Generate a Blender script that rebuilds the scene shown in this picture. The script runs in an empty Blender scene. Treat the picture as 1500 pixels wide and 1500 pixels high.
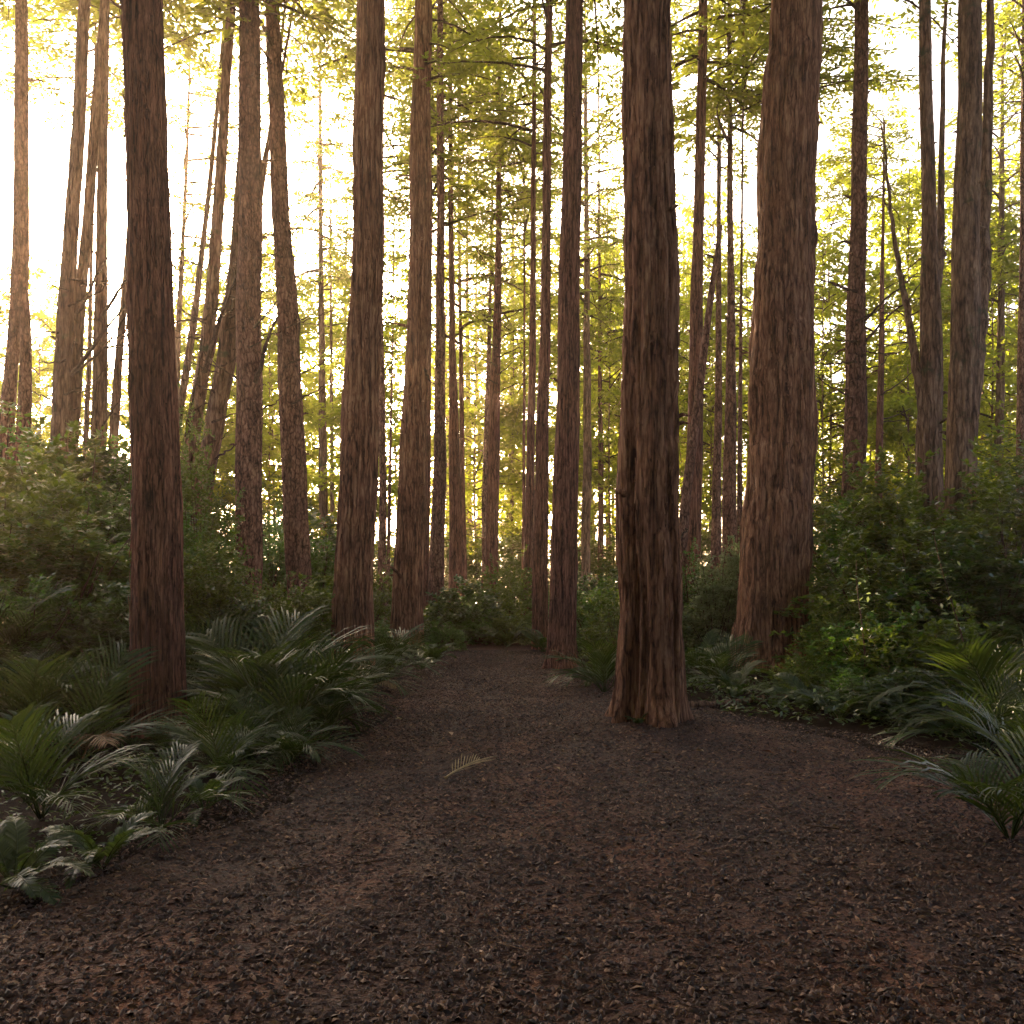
import bpy, math, random
import numpy as np
from mathutils import Vector, Matrix

# ------------------------------------------------------------------ basics
F = 1300.0            # focal length in photo pixels (photo is 1500 px wide)
CX, HY = 750.0, 850.0  # principal column, horizon row
EYE = 1.6
RNG = np.random.default_rng(7)
sc = bpy.context.scene
COL = sc.collection
R = math.radians
UP = np.array([0., 0., 1.])

SUN_AZ, SUN_EL = R(-15.0), R(14.0)     # ahead of the camera, a little to its left
SUN_DIR = np.array([math.sin(SUN_AZ) * math.cos(SUN_EL), math.cos(SUN_AZ) * math.cos(SUN_EL), math.sin(SUN_EL)])


def wx(px, d):
    return (px - CX) / F * d


def wz(py, d):
    return EYE - (py - HY) / F * d


def sstep(a, b, x):
    t = np.clip((x - a) / (b - a), 0, 1)
    return t * t * (3 - 2 * t)


def vnoise(u, v, nu, seed):
    """smooth value noise, periodic in u with nu cells per unit u"""
    g = np.random.default_rng(seed)
    NV = 257
    L = g.random((nu, NV)) * 2 - 1
    uu = (u % 1.0) * nu
    iu = np.floor(uu).astype(int)
    fu = uu - iu
    iv = np.floor(v).astype(int)
    fv = v - iv
    fu = fu * fu * (3 - 2 * fu)
    fv = fv * fv * (3 - 2 * fv)
    a = L[iu % nu, iv % NV]
    b = L[(iu + 1) % nu, iv % NV]
    c = L[iu % nu, (iv + 1) % NV]
    e = L[(iu + 1) % nu, (iv + 1) % NV]
    return (a * (1 - fu) + b * fu) * (1 - fv) + (c * (1 - fu) + e * fu) * fv


def pnoise(x, y, s, seed):
    return vnoise(x / s / 64.0, y / s + 128.0, 64, seed)


PATH_K = [(3.0, -2.6, 3.6), (5.0, -2.2, 3.9), (7.1, -1.75, 4.3), (9.0, -1.75, 3.6), (10.5, -1.75, 2.3), (12.5, -1.75, 1.8), (16.5, -1.65, 1.3), (20.0, -1.55, 0.6), (23.0, -1.6, 0.4)]


def path_edges(y):
    ys = [k[0] for k in PATH_K]
    return np.interp(y, ys, [k[1] for k in PATH_K]), np.interp(y, ys, [k[2] for k in PATH_K])


def terr(x, y):
    x = np.asarray(x, float)
    y = np.asarray(y, float)
    z = 1.25 * sstep(-4.6, -8.5, x) * sstep(5, 11, y) + 1.15 * sstep(5.6, 9.5, x) * sstep(6, 12, y)
    z = z + 0.9 * sstep(24, 40, y) * 0.3
    z = z + 0.03 * pnoise(x, y, 1.7, 3) + 0.10 * pnoise(x, y, 6.0, 4) * sstep(2.0, 6.0, np.abs(x - 0.5))
    for bx, by, hgt, wd in ((1.50, 9.6, 0.09, 0.85), (4.57, 15.6, 0.14, 1.2), (0.89, 15.9, 0.05, 0.7), (-3.6, 9.1, 0.02, 0.8)):
        z = z + hgt * np.exp(-((x - bx) ** 2 + (y - by) ** 2) / wd ** 2)
    return z


def tz(x, y):
    return float(terr(np.array([x]), np.array([y]))[0])


# ------------------------------------------------------------------ mesh helpers
def new_mesh(name, V, quads=None, tris=None, mats=(), qm=None, tm=None, smooth=True):
    V = np.asarray(V, np.float32)
    q = np.zeros((0, 4), np.int32) if quads is None or len(quads) == 0 else np.asarray(quads, np.int32)
    t = np.zeros((0, 3), np.int32) if tris is None or len(tris) == 0 else np.asarray(tris, np.int32)
    me = bpy.data.meshes.new(name)
    me.vertices.add(len(V))
    me.vertices.foreach_set("co", V.ravel())
    nl = q.size + t.size
    me.loops.add(nl)
    me.loops.foreach_set("vertex_index", np.concatenate([q.ravel(), t.ravel()]).astype(np.int32))
    npoly = len(q) + len(t)
    me.polygons.add(npoly)
    starts = np.concatenate([np.arange(len(q)) * 4, q.size + np.arange(len(t)) * 3]).astype(np.int32)
    me.polygons.foreach_set("loop_start", starts)
    mi = np.zeros(npoly, np.int32)
    if qm is not None and len(q):
        mi[:len(q)] = qm
    if tm is not None and len(t):
        mi[len(q):] = tm
    for m in mats:
        me.materials.append(m)
    me.polygons.foreach_set("material_index", mi)
    me.polygons.foreach_set("use_smooth", np.full(npoly, smooth))
    me.update(calc_edges=True)
    me.validate()
    return me


class MB:
    def __init__(self):
        self.V, self.Q, self.T, self.qm, self.tm, self.n = [], [], [], [], [], 0

    def add(self, V, Q=None, T=None, m=0):
        V = np.asarray(V, float).reshape(-1, 3)
        self.V.append(V)
        if Q is not None and len(Q):
            Q = np.asarray(Q, int).reshape(-1, 4) + self.n
            self.Q.append(Q)
            self.qm.append(np.full(len(Q), m))
        if T is not None and len(T):
            T = np.asarray(T, int).reshape(-1, 3) + self.n
            self.T.append(T)
            self.tm.append(np.full(len(T), m))
        self.n += len(V)

    def tube(self, P, rad, k=5, m=0, cap=True):
        P = np.asarray(P, float)
        n = len(P)
        rad = np.broadcast_to(np.asarray(rad, float), (n,))
        t = np.gradient(P, axis=0)
        t /= np.linalg.norm(t, axis=1)[:, None] + 1e-9
        ref = np.where(np.abs(t[:, 2:3]) > 0.9, np.array([[1., 0, 0]]), np.array([[0., 0, 1.]]))
        ref = np.broadcast_to(ref[n // 2], t.shape)
        a = np.cross(t, ref)
        a /= np.linalg.norm(a, axis=1)[:, None] + 1e-9
        b = np.cross(t, a)
        th = np.arange(k) / k * 2 * np.pi
        V = P[:, None, :] + rad[:, None, None] * (a[:, None, :] * np.cos(th)[None, :, None] + b[:, None, :] * np.sin(th)[None, :, None])
        V = V.reshape(-1, 3)
        i, j = np.meshgrid(np.arange(n - 1), np.arange(k), indexing='ij')
        Q = np.stack([i * k + j, i * k + (j + 1) % k, (i + 1) * k + (j + 1) % k, (i + 1) * k + j], -1).reshape(-1, 4)
        T = []
        if cap:
            T = [(0, j + 1, j) for j in range(1, k - 1)] + [((n - 1) * k, (n - 1) * k + j, (n - 1) * k + j + 1) for j in range(1, k - 1)]
        self.add(V, Q, T, m)

    def leaves(self, P, D, N, L, W, m=0, fold=0.18):
        """one kite quad per leaf: P base, D direction, N normal, L length, W width"""
        P = np.asarray(P, float)
        D = D / (np.linalg.norm(D, axis=1)[:, None] + 1e-9)
        S = np.cross(D, N)
        S /= np.linalg.norm(S, axis=1)[:, None] + 1e-9
        N2 = np.cross(S, D)
        L = np.broadcast_to(np.asarray(L, float), (len(P),))[:, None]
        W = np.broadcast_to(np.asarray(W, float), (len(P),))[:, None]
        mid = P + D * L * 0.45 + N2 * W * fold
        V = np.stack([P, mid + S * W * 0.5, P + D * L, mid - S * W * 0.5], 1).reshape(-1, 3)
        Q = np.arange(len(P) * 4).reshape(-1, 4)
        self.add(V, Q, None, m)

    def mesh(self, name, mats, smooth=True):
        V = np.concatenate(self.V)
        Q = np.concatenate(self.Q) if self.Q else None
        T = np.concatenate(self.T) if self.T else None
        return new_mesh(name, V, Q, T, mats, np.concatenate(self.qm) if self.qm else None, np.concatenate(self.tm) if self.tm else None, smooth)


def link(name, me, parent=None, loc=None):
    o = bpy.data.objects.new(name, me)
    COL.objects.link(o)
    if parent is not None:
        o.parent = parent
    if loc is not None:
        o.location = loc
    return o


def thing(name, loc, label, cat, group=None, rz=0.0, scale=None):
    o = bpy.data.objects.new(name, None)
    o.empty_display_size = 0.3
    COL.objects.link(o)
    o.location = loc
    o.rotation_euler = (0, 0, rz)
    if scale is not None:
        o.scale = scale
    o['label'] = label
    o['category'] = cat
    if group:
        o['group'] = group
    return o


def tag(o, label=None, cat=None, group=None, kind=None):
    for k, v in (('label', label), ('category', cat), ('group', group), ('kind', kind)):
        if v:
            o[k] = v
    return o


# ------------------------------------------------------------------ materials
def mat(name):
    m = bpy.data.materials.new(name)
    m.use_nodes = True
    nt = m.node_tree
    nt.nodes.clear()
    out = nt.nodes.new('ShaderNodeOutputMaterial')
    return m, nt, out


def N(nt, t, **kw):
    n = nt.nodes.new(t)
    for k, v in kw.items():
        if k in n.inputs:
            n.inputs[k].default_value = v
        else:
            setattr(n, k, v)
    return n


def ramp(nt, stops):
    r = nt.nodes.new('ShaderNodeValToRGB')
    e = r.color_ramp.elements
    while len(e) < len(stops):
        e.new(0.5)
    for i, (p, c) in enumerate(stops):
        e[i].position = p
        e[i].color = (*c, 1) if len(c) == 3 else c
    return r


def bark_material(name, dark, mid, light, sx=16.0, sz=0.7, bump=0.5, moss=0.0):
    m, nt, out = mat(name)
    L = nt.links.new
    tc = N(nt, 'ShaderNodeTexCoord')
    mp = N(nt, 'ShaderNodeMapping')
    mp.inputs['Scale'].default_value = (sx, sx, sz)
    L(tc.outputs['Object'], mp.inputs['Vector'])
    n1 = N(nt, 'ShaderNodeTexNoise', Scale=1.0, Detail=6.0, Roughness=0.62, Distortion=0.5)
    L(mp.outputs[0], n1.inputs['Vector'])
    mp2 = N(nt, 'ShaderNodeMapping')
    mp2.inputs['Scale'].default_value = (sx * 4.5, sx * 4.5, sz * 5.0)
    L(tc.outputs['Object'], mp2.inputs['Vector'])
    n2 = N(nt, 'ShaderNodeTexNoise', Scale=1.0, Detail=5.0, Roughness=0.65)
    L(mp2.outputs[0], n2.inputs['Vector'])
    n3 = N(nt, 'ShaderNodeTexNoise', Scale=1.3, Detail=3.0, Roughness=0.5)
    L(tc.outputs['Object'], n3.inputs['Vector'])
    vo = N(nt, 'ShaderNodeTexVoronoi', Scale=1.0, feature='DISTANCE_TO_EDGE')
    mp3 = N(nt, 'ShaderNodeMapping')
    mp3.inputs['Scale'].default_value = (sx * 0.9, sx * 0.9, sz * 1.9)
    wob = N(nt, 'ShaderNodeVectorMath', operation='MULTIPLY_ADD')
    wob.inputs[1].default_value = (0.10, 0.10, 0.25)
    nw = N(nt, 'ShaderNodeTexNoise', Scale=5.0, Detail=3.0)
    L(tc.outputs['Object'], nw.inputs['Vector'])
    L(nw.outputs['Color'], wob.inputs[0])
    L(tc.outputs['Object'], wob.inputs[2])
    L(wob.outputs[0], mp3.inputs['Vector'])
    L(mp3.outputs[0], vo.inputs['Vector'])
    vs = N(nt, 'ShaderNodeMapRange')
    vs.inputs['From Max'].default_value = 0.22
    vs.inputs['To Min'].default_value = -0.09
    vs.inputs['To Max'].default_value = 0.03
    L(vo.outputs['Distance'], vs.inputs['Value'])
    r = ramp(nt, [(0.37, dark), (0.51, mid), (0.68, light)])
    mix = N(nt, 'ShaderNodeMath', operation='MULTIPLY_ADD')
    mix.inputs[1].default_value = 0.45
    L(n2.outputs['Fac'], mix.inputs[0])
    sc1 = N(nt, 'ShaderNodeMath', operation='MULTIPLY')
    sc1.inputs[1].default_value = 0.6
    L(n1.outputs['Fac'], sc1.inputs[0])
    L(sc1.outputs[0], mix.inputs[2])
    mix0 = mix
    mix = N(nt, 'ShaderNodeMath', operation='ADD')
    L(mix0.outputs[0], mix.inputs[0])
    L(vs.outputs[0], mix.inputs[1])
    L(mix.outputs[0], r.inputs['Fac'])
    big = ramp(nt, [(0.35, (0.78, 0.78, 0.80)), (0.65, (1.14, 1.10, 1.05))])
    L(n3.outputs['Fac'], big.inputs['Fac'])
    mul = N(nt, 'ShaderNodeMixRGB', blend_type='MULTIPLY', Fac=1.0)
    L(r.outputs[0], mul.inputs[1])
    L(big.outputs[0], mul.inputs[2])
    colr = mul.outputs[0]
    if moss > 0:
        n4 = N(nt, 'ShaderNodeTexNoise', Scale=3.2, Detail=5.0, Roughness=0.6)
        L(tc.outputs['Object'], n4.inputs['Vector'])
        mr = ramp(nt, [(0.62 - moss * 0.2, (0, 0, 0)), (0.72, (1, 1, 1))])
        L(n4.outputs['Fac'], mr.inputs['Fac'])
        mm = N(nt, 'ShaderNodeMixRGB')
        mm.inputs[2].default_value = (0.05, 0.06, 0.03, 1)
        L(mr.outputs[0], mm.inputs[0])
        L(colr, mm.inputs[1])
        colr = mm.outputs[0]
    p = N(nt, 'ShaderNodeBsdfPrincipled', Roughness=0.9)
    p.inputs['Specular IOR Level'].default_value = 0.15
    L(colr, p.inputs['Base Color'])
    b = N(nt, 'ShaderNodeBump', Strength=bump, Distance=0.09)
    L(mix.outputs[0], b.inputs['Height'])
    L(b.outputs[0], p.inputs['Normal'])
    L(p.outputs[0], out.inputs[0])
    return m


def leaf_material(name, c1, c2, trans, tfac=0.45, rough=0.45, spec=0.4):
    m, nt, out = mat(name)
    L = nt.links.new
    g = N(nt, 'ShaderNodeNewGeometry')
    r = ramp(nt, [(0.0, c1), (1.0, c2)])
    L(g.outputs['Random Per Island'], r.inputs['Fac'])
    oi = N(nt, 'ShaderNodeObjectInfo')
    hv = N(nt, 'ShaderNodeHueSaturation')
    mr = N(nt, 'ShaderNodeMapRange')
    mr.inputs['To Min'].default_value = 0.475
    mr.inputs['To Max'].default_value = 0.52
    L(oi.outputs['Random'], mr.inputs['Value'])
    L(mr.outputs[0], hv.inputs['Hue'])
    L(r.outputs[0], hv.inputs['Color'])
    p = N(nt, 'ShaderNodeBsdfPrincipled', Roughness=rough)
    p.inputs['Specular IOR Level'].default_value = spec
    L(hv.outputs[0], p.inputs['Base Color'])
    t = N(nt, 'ShaderNodeBsdfTranslucent')
    tr = ramp(nt, [(0.0, tuple(x * 0.6 for x in trans)), (1.0, trans)])
    L(g.outputs['Random Per Island'], tr.inputs['Fac'])
    L(tr.outputs[0], t.inputs['Color'])
    mx = N(nt, 'ShaderNodeMixShader')
    mx.inputs[0].default_value = tfac
    L(p.outputs[0], mx.inputs[1])
    L(t.outputs[0], mx.inputs[2])
    L(mx.outputs[0], out.inputs[0])
    return m


M = {}
M['redwood'] = bark_material('redwood_bark', (0.040, 0.018, 0.011), (0.23, 0.104, 0.058), (0.48, 0.265, 0.150), 15, 0.75, 1.0)
M['cedar'] = bark_material('cedar_bark', (0.026, 0.012, 0.009), (0.19, 0.082, 0.055), (0.40, 0.19, 0.125), 24, 1.0, 0.9)
M['pine'] = bark_material('pine_bark', (0.026, 0.013, 0.010), (0.18, 0.088, 0.060), (0.40, 0.225, 0.155), 14, 3.0, 1.0)
M['grey'] = bark_material('grey_bark', (0.034, 0.020, 0.013), (0.185, 0.108, 0.068), (0.40, 0.26, 0.165), 12, 0.9, 0.9, moss=0.2)
M['twig'] = bark_material('twig_bark', (0.03, 0.018, 0.012), (0.08, 0.05, 0.032), (0.15, 0.1, 0.065), 20, 6, 0.3)
M['shrub'] = leaf_material('shrub_leaf', (0.014, 0.054, 0.008), (0.040, 0.110, 0.016), (0.18, 0.36, 0.025), 0.45, 0.36, 0.5)
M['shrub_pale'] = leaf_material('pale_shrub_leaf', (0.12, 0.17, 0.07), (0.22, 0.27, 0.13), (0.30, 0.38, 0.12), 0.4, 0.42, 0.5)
M['conifer'] = leaf_material('conifer_spray', (0.036, 0.055, 0.010), (0.080, 0.100, 0.018), (0.42, 0.46, 0.045), 0.6, 0.6, 0.2)
M['young'] = leaf_material('young_foliage', (0.048, 0.082, 0.008), (0.105, 0.13, 0.014), (0.53, 0.59, 0.04), 0.72, 0.6, 0.2)
M['palm'] = leaf_material('palm_leaflet', (0.011, 0.027, 0.005), (0.030, 0.052, 0.010), (0.10, 0.15, 0.015), 0.24, 0.45, 0.2)
M['fern'] = leaf_material('fern_pinna', (0.015, 0.034, 0.006), (0.036, 0.058, 0.012), (0.10, 0.15, 0.02), 0.3, 0.45, 0.28)
M['under'] = leaf_material('undergrowth_leaf', (0.016, 0.038, 0.006), (0.048, 0.080, 0.013), (0.12, 0.18, 0.02), 0.35, 0.42, 0.5)
M['dry'] = leaf_material('dry_leaf', (0.18, 0.11, 0.045), (0.30, 0.20, 0.09), (0.2, 0.12, 0.04), 0.15, 0.6, 0.3)
M['rust'] = leaf_material('rust_leaf', (0.14, 0.055, 0.02), (0.20, 0.085, 0.03), (0.2, 0.08, 0.02), 0.15, 0.6, 0.3)


def mulch_material():
    m, nt, out = mat('bark_mulch')
    L = nt.links.new
    tc = N(nt, 'ShaderNodeTexCoord')
    v = N(nt, 'ShaderNodeTexVoronoi', Scale=42.0, Randomness=1.0)
    w = N(nt, 'ShaderNodeTexNoise', Scale=9.0, Detail=3.0)
    L(tc.outputs['Object'], w.inputs['Vector'])
    va = N(nt, 'ShaderNodeVectorMath', operation='MULTIPLY_ADD')
    va.inputs[1].default_value = (0.12, 0.12, 0.12)
    L(w.outputs['Color'], va.inputs[0])
    L(tc.outputs['Object'], va.inputs[2])
    L(va.outputs[0], v.inputs['Vector'])
    n = N(nt, 'ShaderNodeTexNoise', Scale=1.1, Detail=6.0, Roughness=0.6)
    L(tc.outputs['Object'], n.inputs['Vector'])
    r = ramp(nt, [(0.0, (0.018, 0.008, 0.005)), (0.5, (0.055, 0.024, 0.014)), (1.0, (0.105, 0.049, 0.028))])
    L(v.outputs['Color'], r.inputs['Fac'])
    r2 = ramp(nt, [(0.35, (0.65, 0.65, 0.68)), (0.66, (1.3, 1.2, 1.1))])
    L(n.outputs['Fac'], r2.inputs['Fac'])
    mul = N(nt, 'ShaderNodeMixRGB', blend_type='MULTIPLY', Fac=1.0)
    L(r.outputs[0], mul.inputs[1])
    L(r2.outputs[0], mul.inputs[2])
    n5 = N(nt, 'ShaderNodeTexNoise', Scale=0.45, Detail=5.0, Roughness=0.55)
    mp5 = N(nt, 'ShaderNodeMapping')
    mp5.inputs['Scale'].default_value = (1.6, 0.5, 1.0)
    L(tc.outputs['Object'], mp5.inputs['Vector'])
    L(mp5.outputs[0], n5.inputs['Vector'])
    r5 = ramp(nt, [(0.45, (0.85, 0.85, 0.86)), (0.62, (1.55, 1.42, 1.32))])
    L(n5.outputs['Fac'], r5.inputs['Fac'])
    mul0 = mul
    mul = N(nt, 'ShaderNodeMixRGB', blend_type='MULTIPLY', Fac=1.0)
    L(mul0.outputs[0], mul.inputs[1])
    L(r5.outputs[0], mul.inputs[2])
    p = N(nt, 'ShaderNodeBsdfPrincipled', Roughness=0.85)
    p.inputs['Specular IOR Level'].default_value = 0.25
    L(mul.outputs[0], p.inputs['Base Color'])
    nb = N(nt, 'ShaderNodeTexNoise', Scale=70.0, Detail=4.0, Roughness=0.7)
    L(tc.outputs['Object'], nb.inputs['Vector'])
    ad = N(nt, 'ShaderNodeMath', operation='MULTIPLY_ADD')
    ad.inputs[1].default_value = -0.8
    L(v.outputs['Distance'], ad.inputs[0])
    L(nb.outputs['Fac'], ad.inputs[2])
    b = N(nt, 'ShaderNodeBump', Strength=0.9, Distance=0.025)
    L(ad.outputs[0], b.inputs['Height'])
    L(b.outputs[0], p.inputs['Normal'])
    L(p.outputs[0], out.inputs[0])
    return m


def soil_material():
    m, nt, out = mat('forest_floor')
    L = nt.links.new
    tc = N(nt, 'ShaderNodeTexCoord')
    n = N(nt, 'ShaderNodeTexNoise', Scale=14.0, Detail=8.0, Roughness=0.7)
    L(tc.outputs['Object'], n.inputs['Vector'])
    r = ramp(nt, [(0.3, (0.007, 0.004, 0.003)), (0.55, (0.018, 0.010, 0.006)), (0.8, (0.045, 0.025, 0.013))])
    L(n.outputs['Fac'], r.inputs['Fac'])
    p = N(nt, 'ShaderNodeBsdfPrincipled', Roughness=0.95)
    p.inputs['Specular IOR Level'].default_value = 0.05
    L(r.outputs[0], p.inputs['Base Color'])
    b = N(nt, 'ShaderNodeBump', Strength=0.8, Distance=0.04)
    L(n.outputs['Fac'], b.inputs['Height'])
    L(b.outputs[0], p.inputs['Normal'])
    L(p.outputs[0], out.inputs[0])
    return m


def chip_material():
    m, nt, out = mat('mulch_chip')
    L = nt.links.new
    g = N(nt, 'ShaderNodeNewGeometry')
    r = ramp(nt, [(0.0, (0.016, 0.008, 0.005)), (0.55, (0.050, 0.022, 0.013)), (0.9, (0.105, 0.050, 0.029)), (1.0, (0.22, 0.12, 0.068))])
    L(g.outputs['Random Per Island'], r.inputs['Fac'])
    p = N(nt, 'ShaderNodeBsdfPrincipled', Roughness=0.7)
    p.inputs['Specular IOR Level'].default_value = 0.35
    L(r.outputs[0], p.inputs['Base Color'])
    L(p.outputs[0], out.inputs[0])
    return m


M['mulch'] = mulch_material()
M['soil'] = soil_material()
M['chip'] = chip_material()

# ------------------------------------------------------------------ ground and path
def grid_mesh(name, xs, ys, zf, m):
    X, Y = np.meshgrid(xs, ys)
    Z = zf(X, Y)
    V = np.stack([X, Y, Z], -1).reshape(-1, 3)
    nx, ny = len(xs), len(ys)
    i, j = np.meshgrid(np.arange(ny - 1), np.arange(nx - 1), indexing='ij')
    Q = np.stack([i * nx + j, i * nx + j + 1, (i + 1) * nx + j + 1, (i + 1) * nx + j], -1).reshape(-1, 4)
    return new_mesh(name, V, Q, None, [m])


def graded(a, b, lo, hi, fine, n):
    core = np.arange(lo, hi + 1e-6, fine)
    left = lo - np.geomspace(fine, lo - a, n)[::-1]
    right = hi + np.geomspace(fine, b - hi, n)
    return np.concatenate([left, core, right])


gx = graded(-230, 230, -14, 14, 0.25, 26)
gy = graded(-60, 330, -2, 34, 0.25, 26)
tag(link('ground', grid_mesh('ground', gx, gy, terr, M['soil'])), 'dark leaf-littered forest floor', kind='structure')

pys = np.concatenate([np.arange(-2, 24.01, 0.16)])
pu = np.linspace(0, 1, 48)
e0, e1 = path_edges(np.clip(pys, 3, 23))
e0 = e0 + 0.16 * pnoise(np.zeros_like(pys), pys, 0.6, 11) + 0.2 * pnoise(np.zeros_like(pys), pys, 2.1, 12)
e1 = e1 + 0.18 * pnoise(np.zeros_like(pys), pys, 0.6, 13) + 0.25 * pnoise(np.zeros_like(pys), pys, 2.1, 14)
PX = e0[:, None] * (1 - pu) + e1[:, None] * pu
PY = np.repeat(pys[:, None], 48, 1)
edge = np.minimum(pu, 1 - pu)[None, :] * (e1 - e0)[:, None]
PZ = terr(PX, PY) + 0.03 * sstep(0, 0.25, edge) - 0.012 + 0.012 * pnoise(PX, PY, 0.22, 15)
i, j = np.meshgrid(np.arange(len(pys) - 1), np.arange(47), indexing='ij')
Q = np.stack([i * 48 + j, i * 48 + j + 1, (i + 1) * 48 + j + 1, (i + 1) * 48 + j], -1).reshape(-1, 4)
tag(link('path', new_mesh('path', np.stack([PX, PY, PZ], -1).reshape(-1, 3), Q, None, [M['mulch']])), 'red-brown bark mulch walking path', kind='structure')


def on_path(x, y, margin=0.0):
    a, b = path_edges(np.clip(y, 3, 23))
    return (x > a + margin) & (x < b - margin) & (y < 23)


# loose chips
g = np.random.default_rng(21)
n = 110000
cy = 2.6 + (20 - 2.6) * g.random(n) ** 2.0
a, b = path_edges(np.clip(cy, 3, 23))
cx = a - 0.25 + (b - a + 0.5) * g.random(n)
cz = terr(cx, cy) + 0.018 + 0.010 * g.random(n)
Lc = (0.010 + 0.022 * g.random(n) ** 2)
ang = g.random(n) * 2 * np.pi
tilt = g.normal(0, 0.35, n)
D = np.stack([np.cos(ang) * np.cos(tilt), np.sin(ang) * np.cos(tilt), np.sin(tilt)], 1)
S = np.stack([-np.sin(ang), np.cos(ang), g.normal(0, 0.3, n)], 1)
P = np.stack([cx, cy, cz], 1)
Wc = Lc * (0.25 + 0.35 * g.random(n))
V = np.stack([P - D * Lc[:, None], P + S * Wc[:, None], P + D * Lc[:, None], P - S * Wc[:, None], P + UP * (0.3 * Lc + 0.003)[:, None]], 1).reshape(-1, 3)
b0 = np.arange(n)[:, None] * 5
T = np.concatenate([b0 + np.array([k, (k + 1) % 4, 4]) for k in range(4)])
tag(link('mulch_chips', new_mesh('mulch_chips', V, None, T, [M['chip']], smooth=False)), 'loose bark chips scattered over the path', kind='stuff')

# twigs, needles and dead leaf scraps (uncountable)
g = np.random.default_rng(22)
mb = MB()
for k in range(420):
    y = 2.8 + 15 * g.random() ** 1.8
    a, b = path_edges(y)
    x = g.uniform(a - 0.6, b + 0.5)
    t = g.random() * 6.28
    L = g.uniform(0.04, 0.26) * (1.6 if g.random() < 0.08 else 1)
    p = np.array([x, y, tz(x, y) + 0.032])
    dv = np.array([math.cos(t), math.sin(t), g.normal(0, 0.06)])
    mb.tube([p, p + dv * L * 0.5 + g.normal(0, 0.012, 3) * [1, 1, 0.3], p + dv * L], np.array([1, 0.8, 0.5]) * g.uniform(0.0015, 0.005), 4, 0)
n = 2600
ly = 2.8 + 16 * g.random(n) ** 1.7
a, b = path_edges(ly)
side = g.random(n)
lx = np.where(side < 0.5, a - 0.3 + g.exponential(0.5, n), b + 0.3 - g.exponential(0.6, n))
lx = np.where(side > 0.8, a + (b - a) * g.random(n), lx)
ph = g.random(n) * 6.28
mb.leaves(np.stack([lx, ly, terr(lx, ly) + 0.03 + 0.012 * g.random(n)], 1), np.stack([np.cos(ph), np.sin(ph), g.normal(0, 0.2, n)], 1), UP + g.normal(0, 0.35, (n, 3)), g.uniform(0.02, 0.065, n), g.uniform(0.006, 0.022, n), 1, fold=0.3)
M['scrap'] = leaf_material('leaf_scrap', (0.045, 0.022, 0.012), (0.17, 0.095, 0.04), (0.1, 0.05, 0.02), 0.1, 0.7, 0.3)
tag(link('leaf_litter', mb.mesh('leaf_litter', [M['twig'], M['scrap']])), 'twigs and dead leaf scraps strewn over the mulch', kind='stuff')

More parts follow.
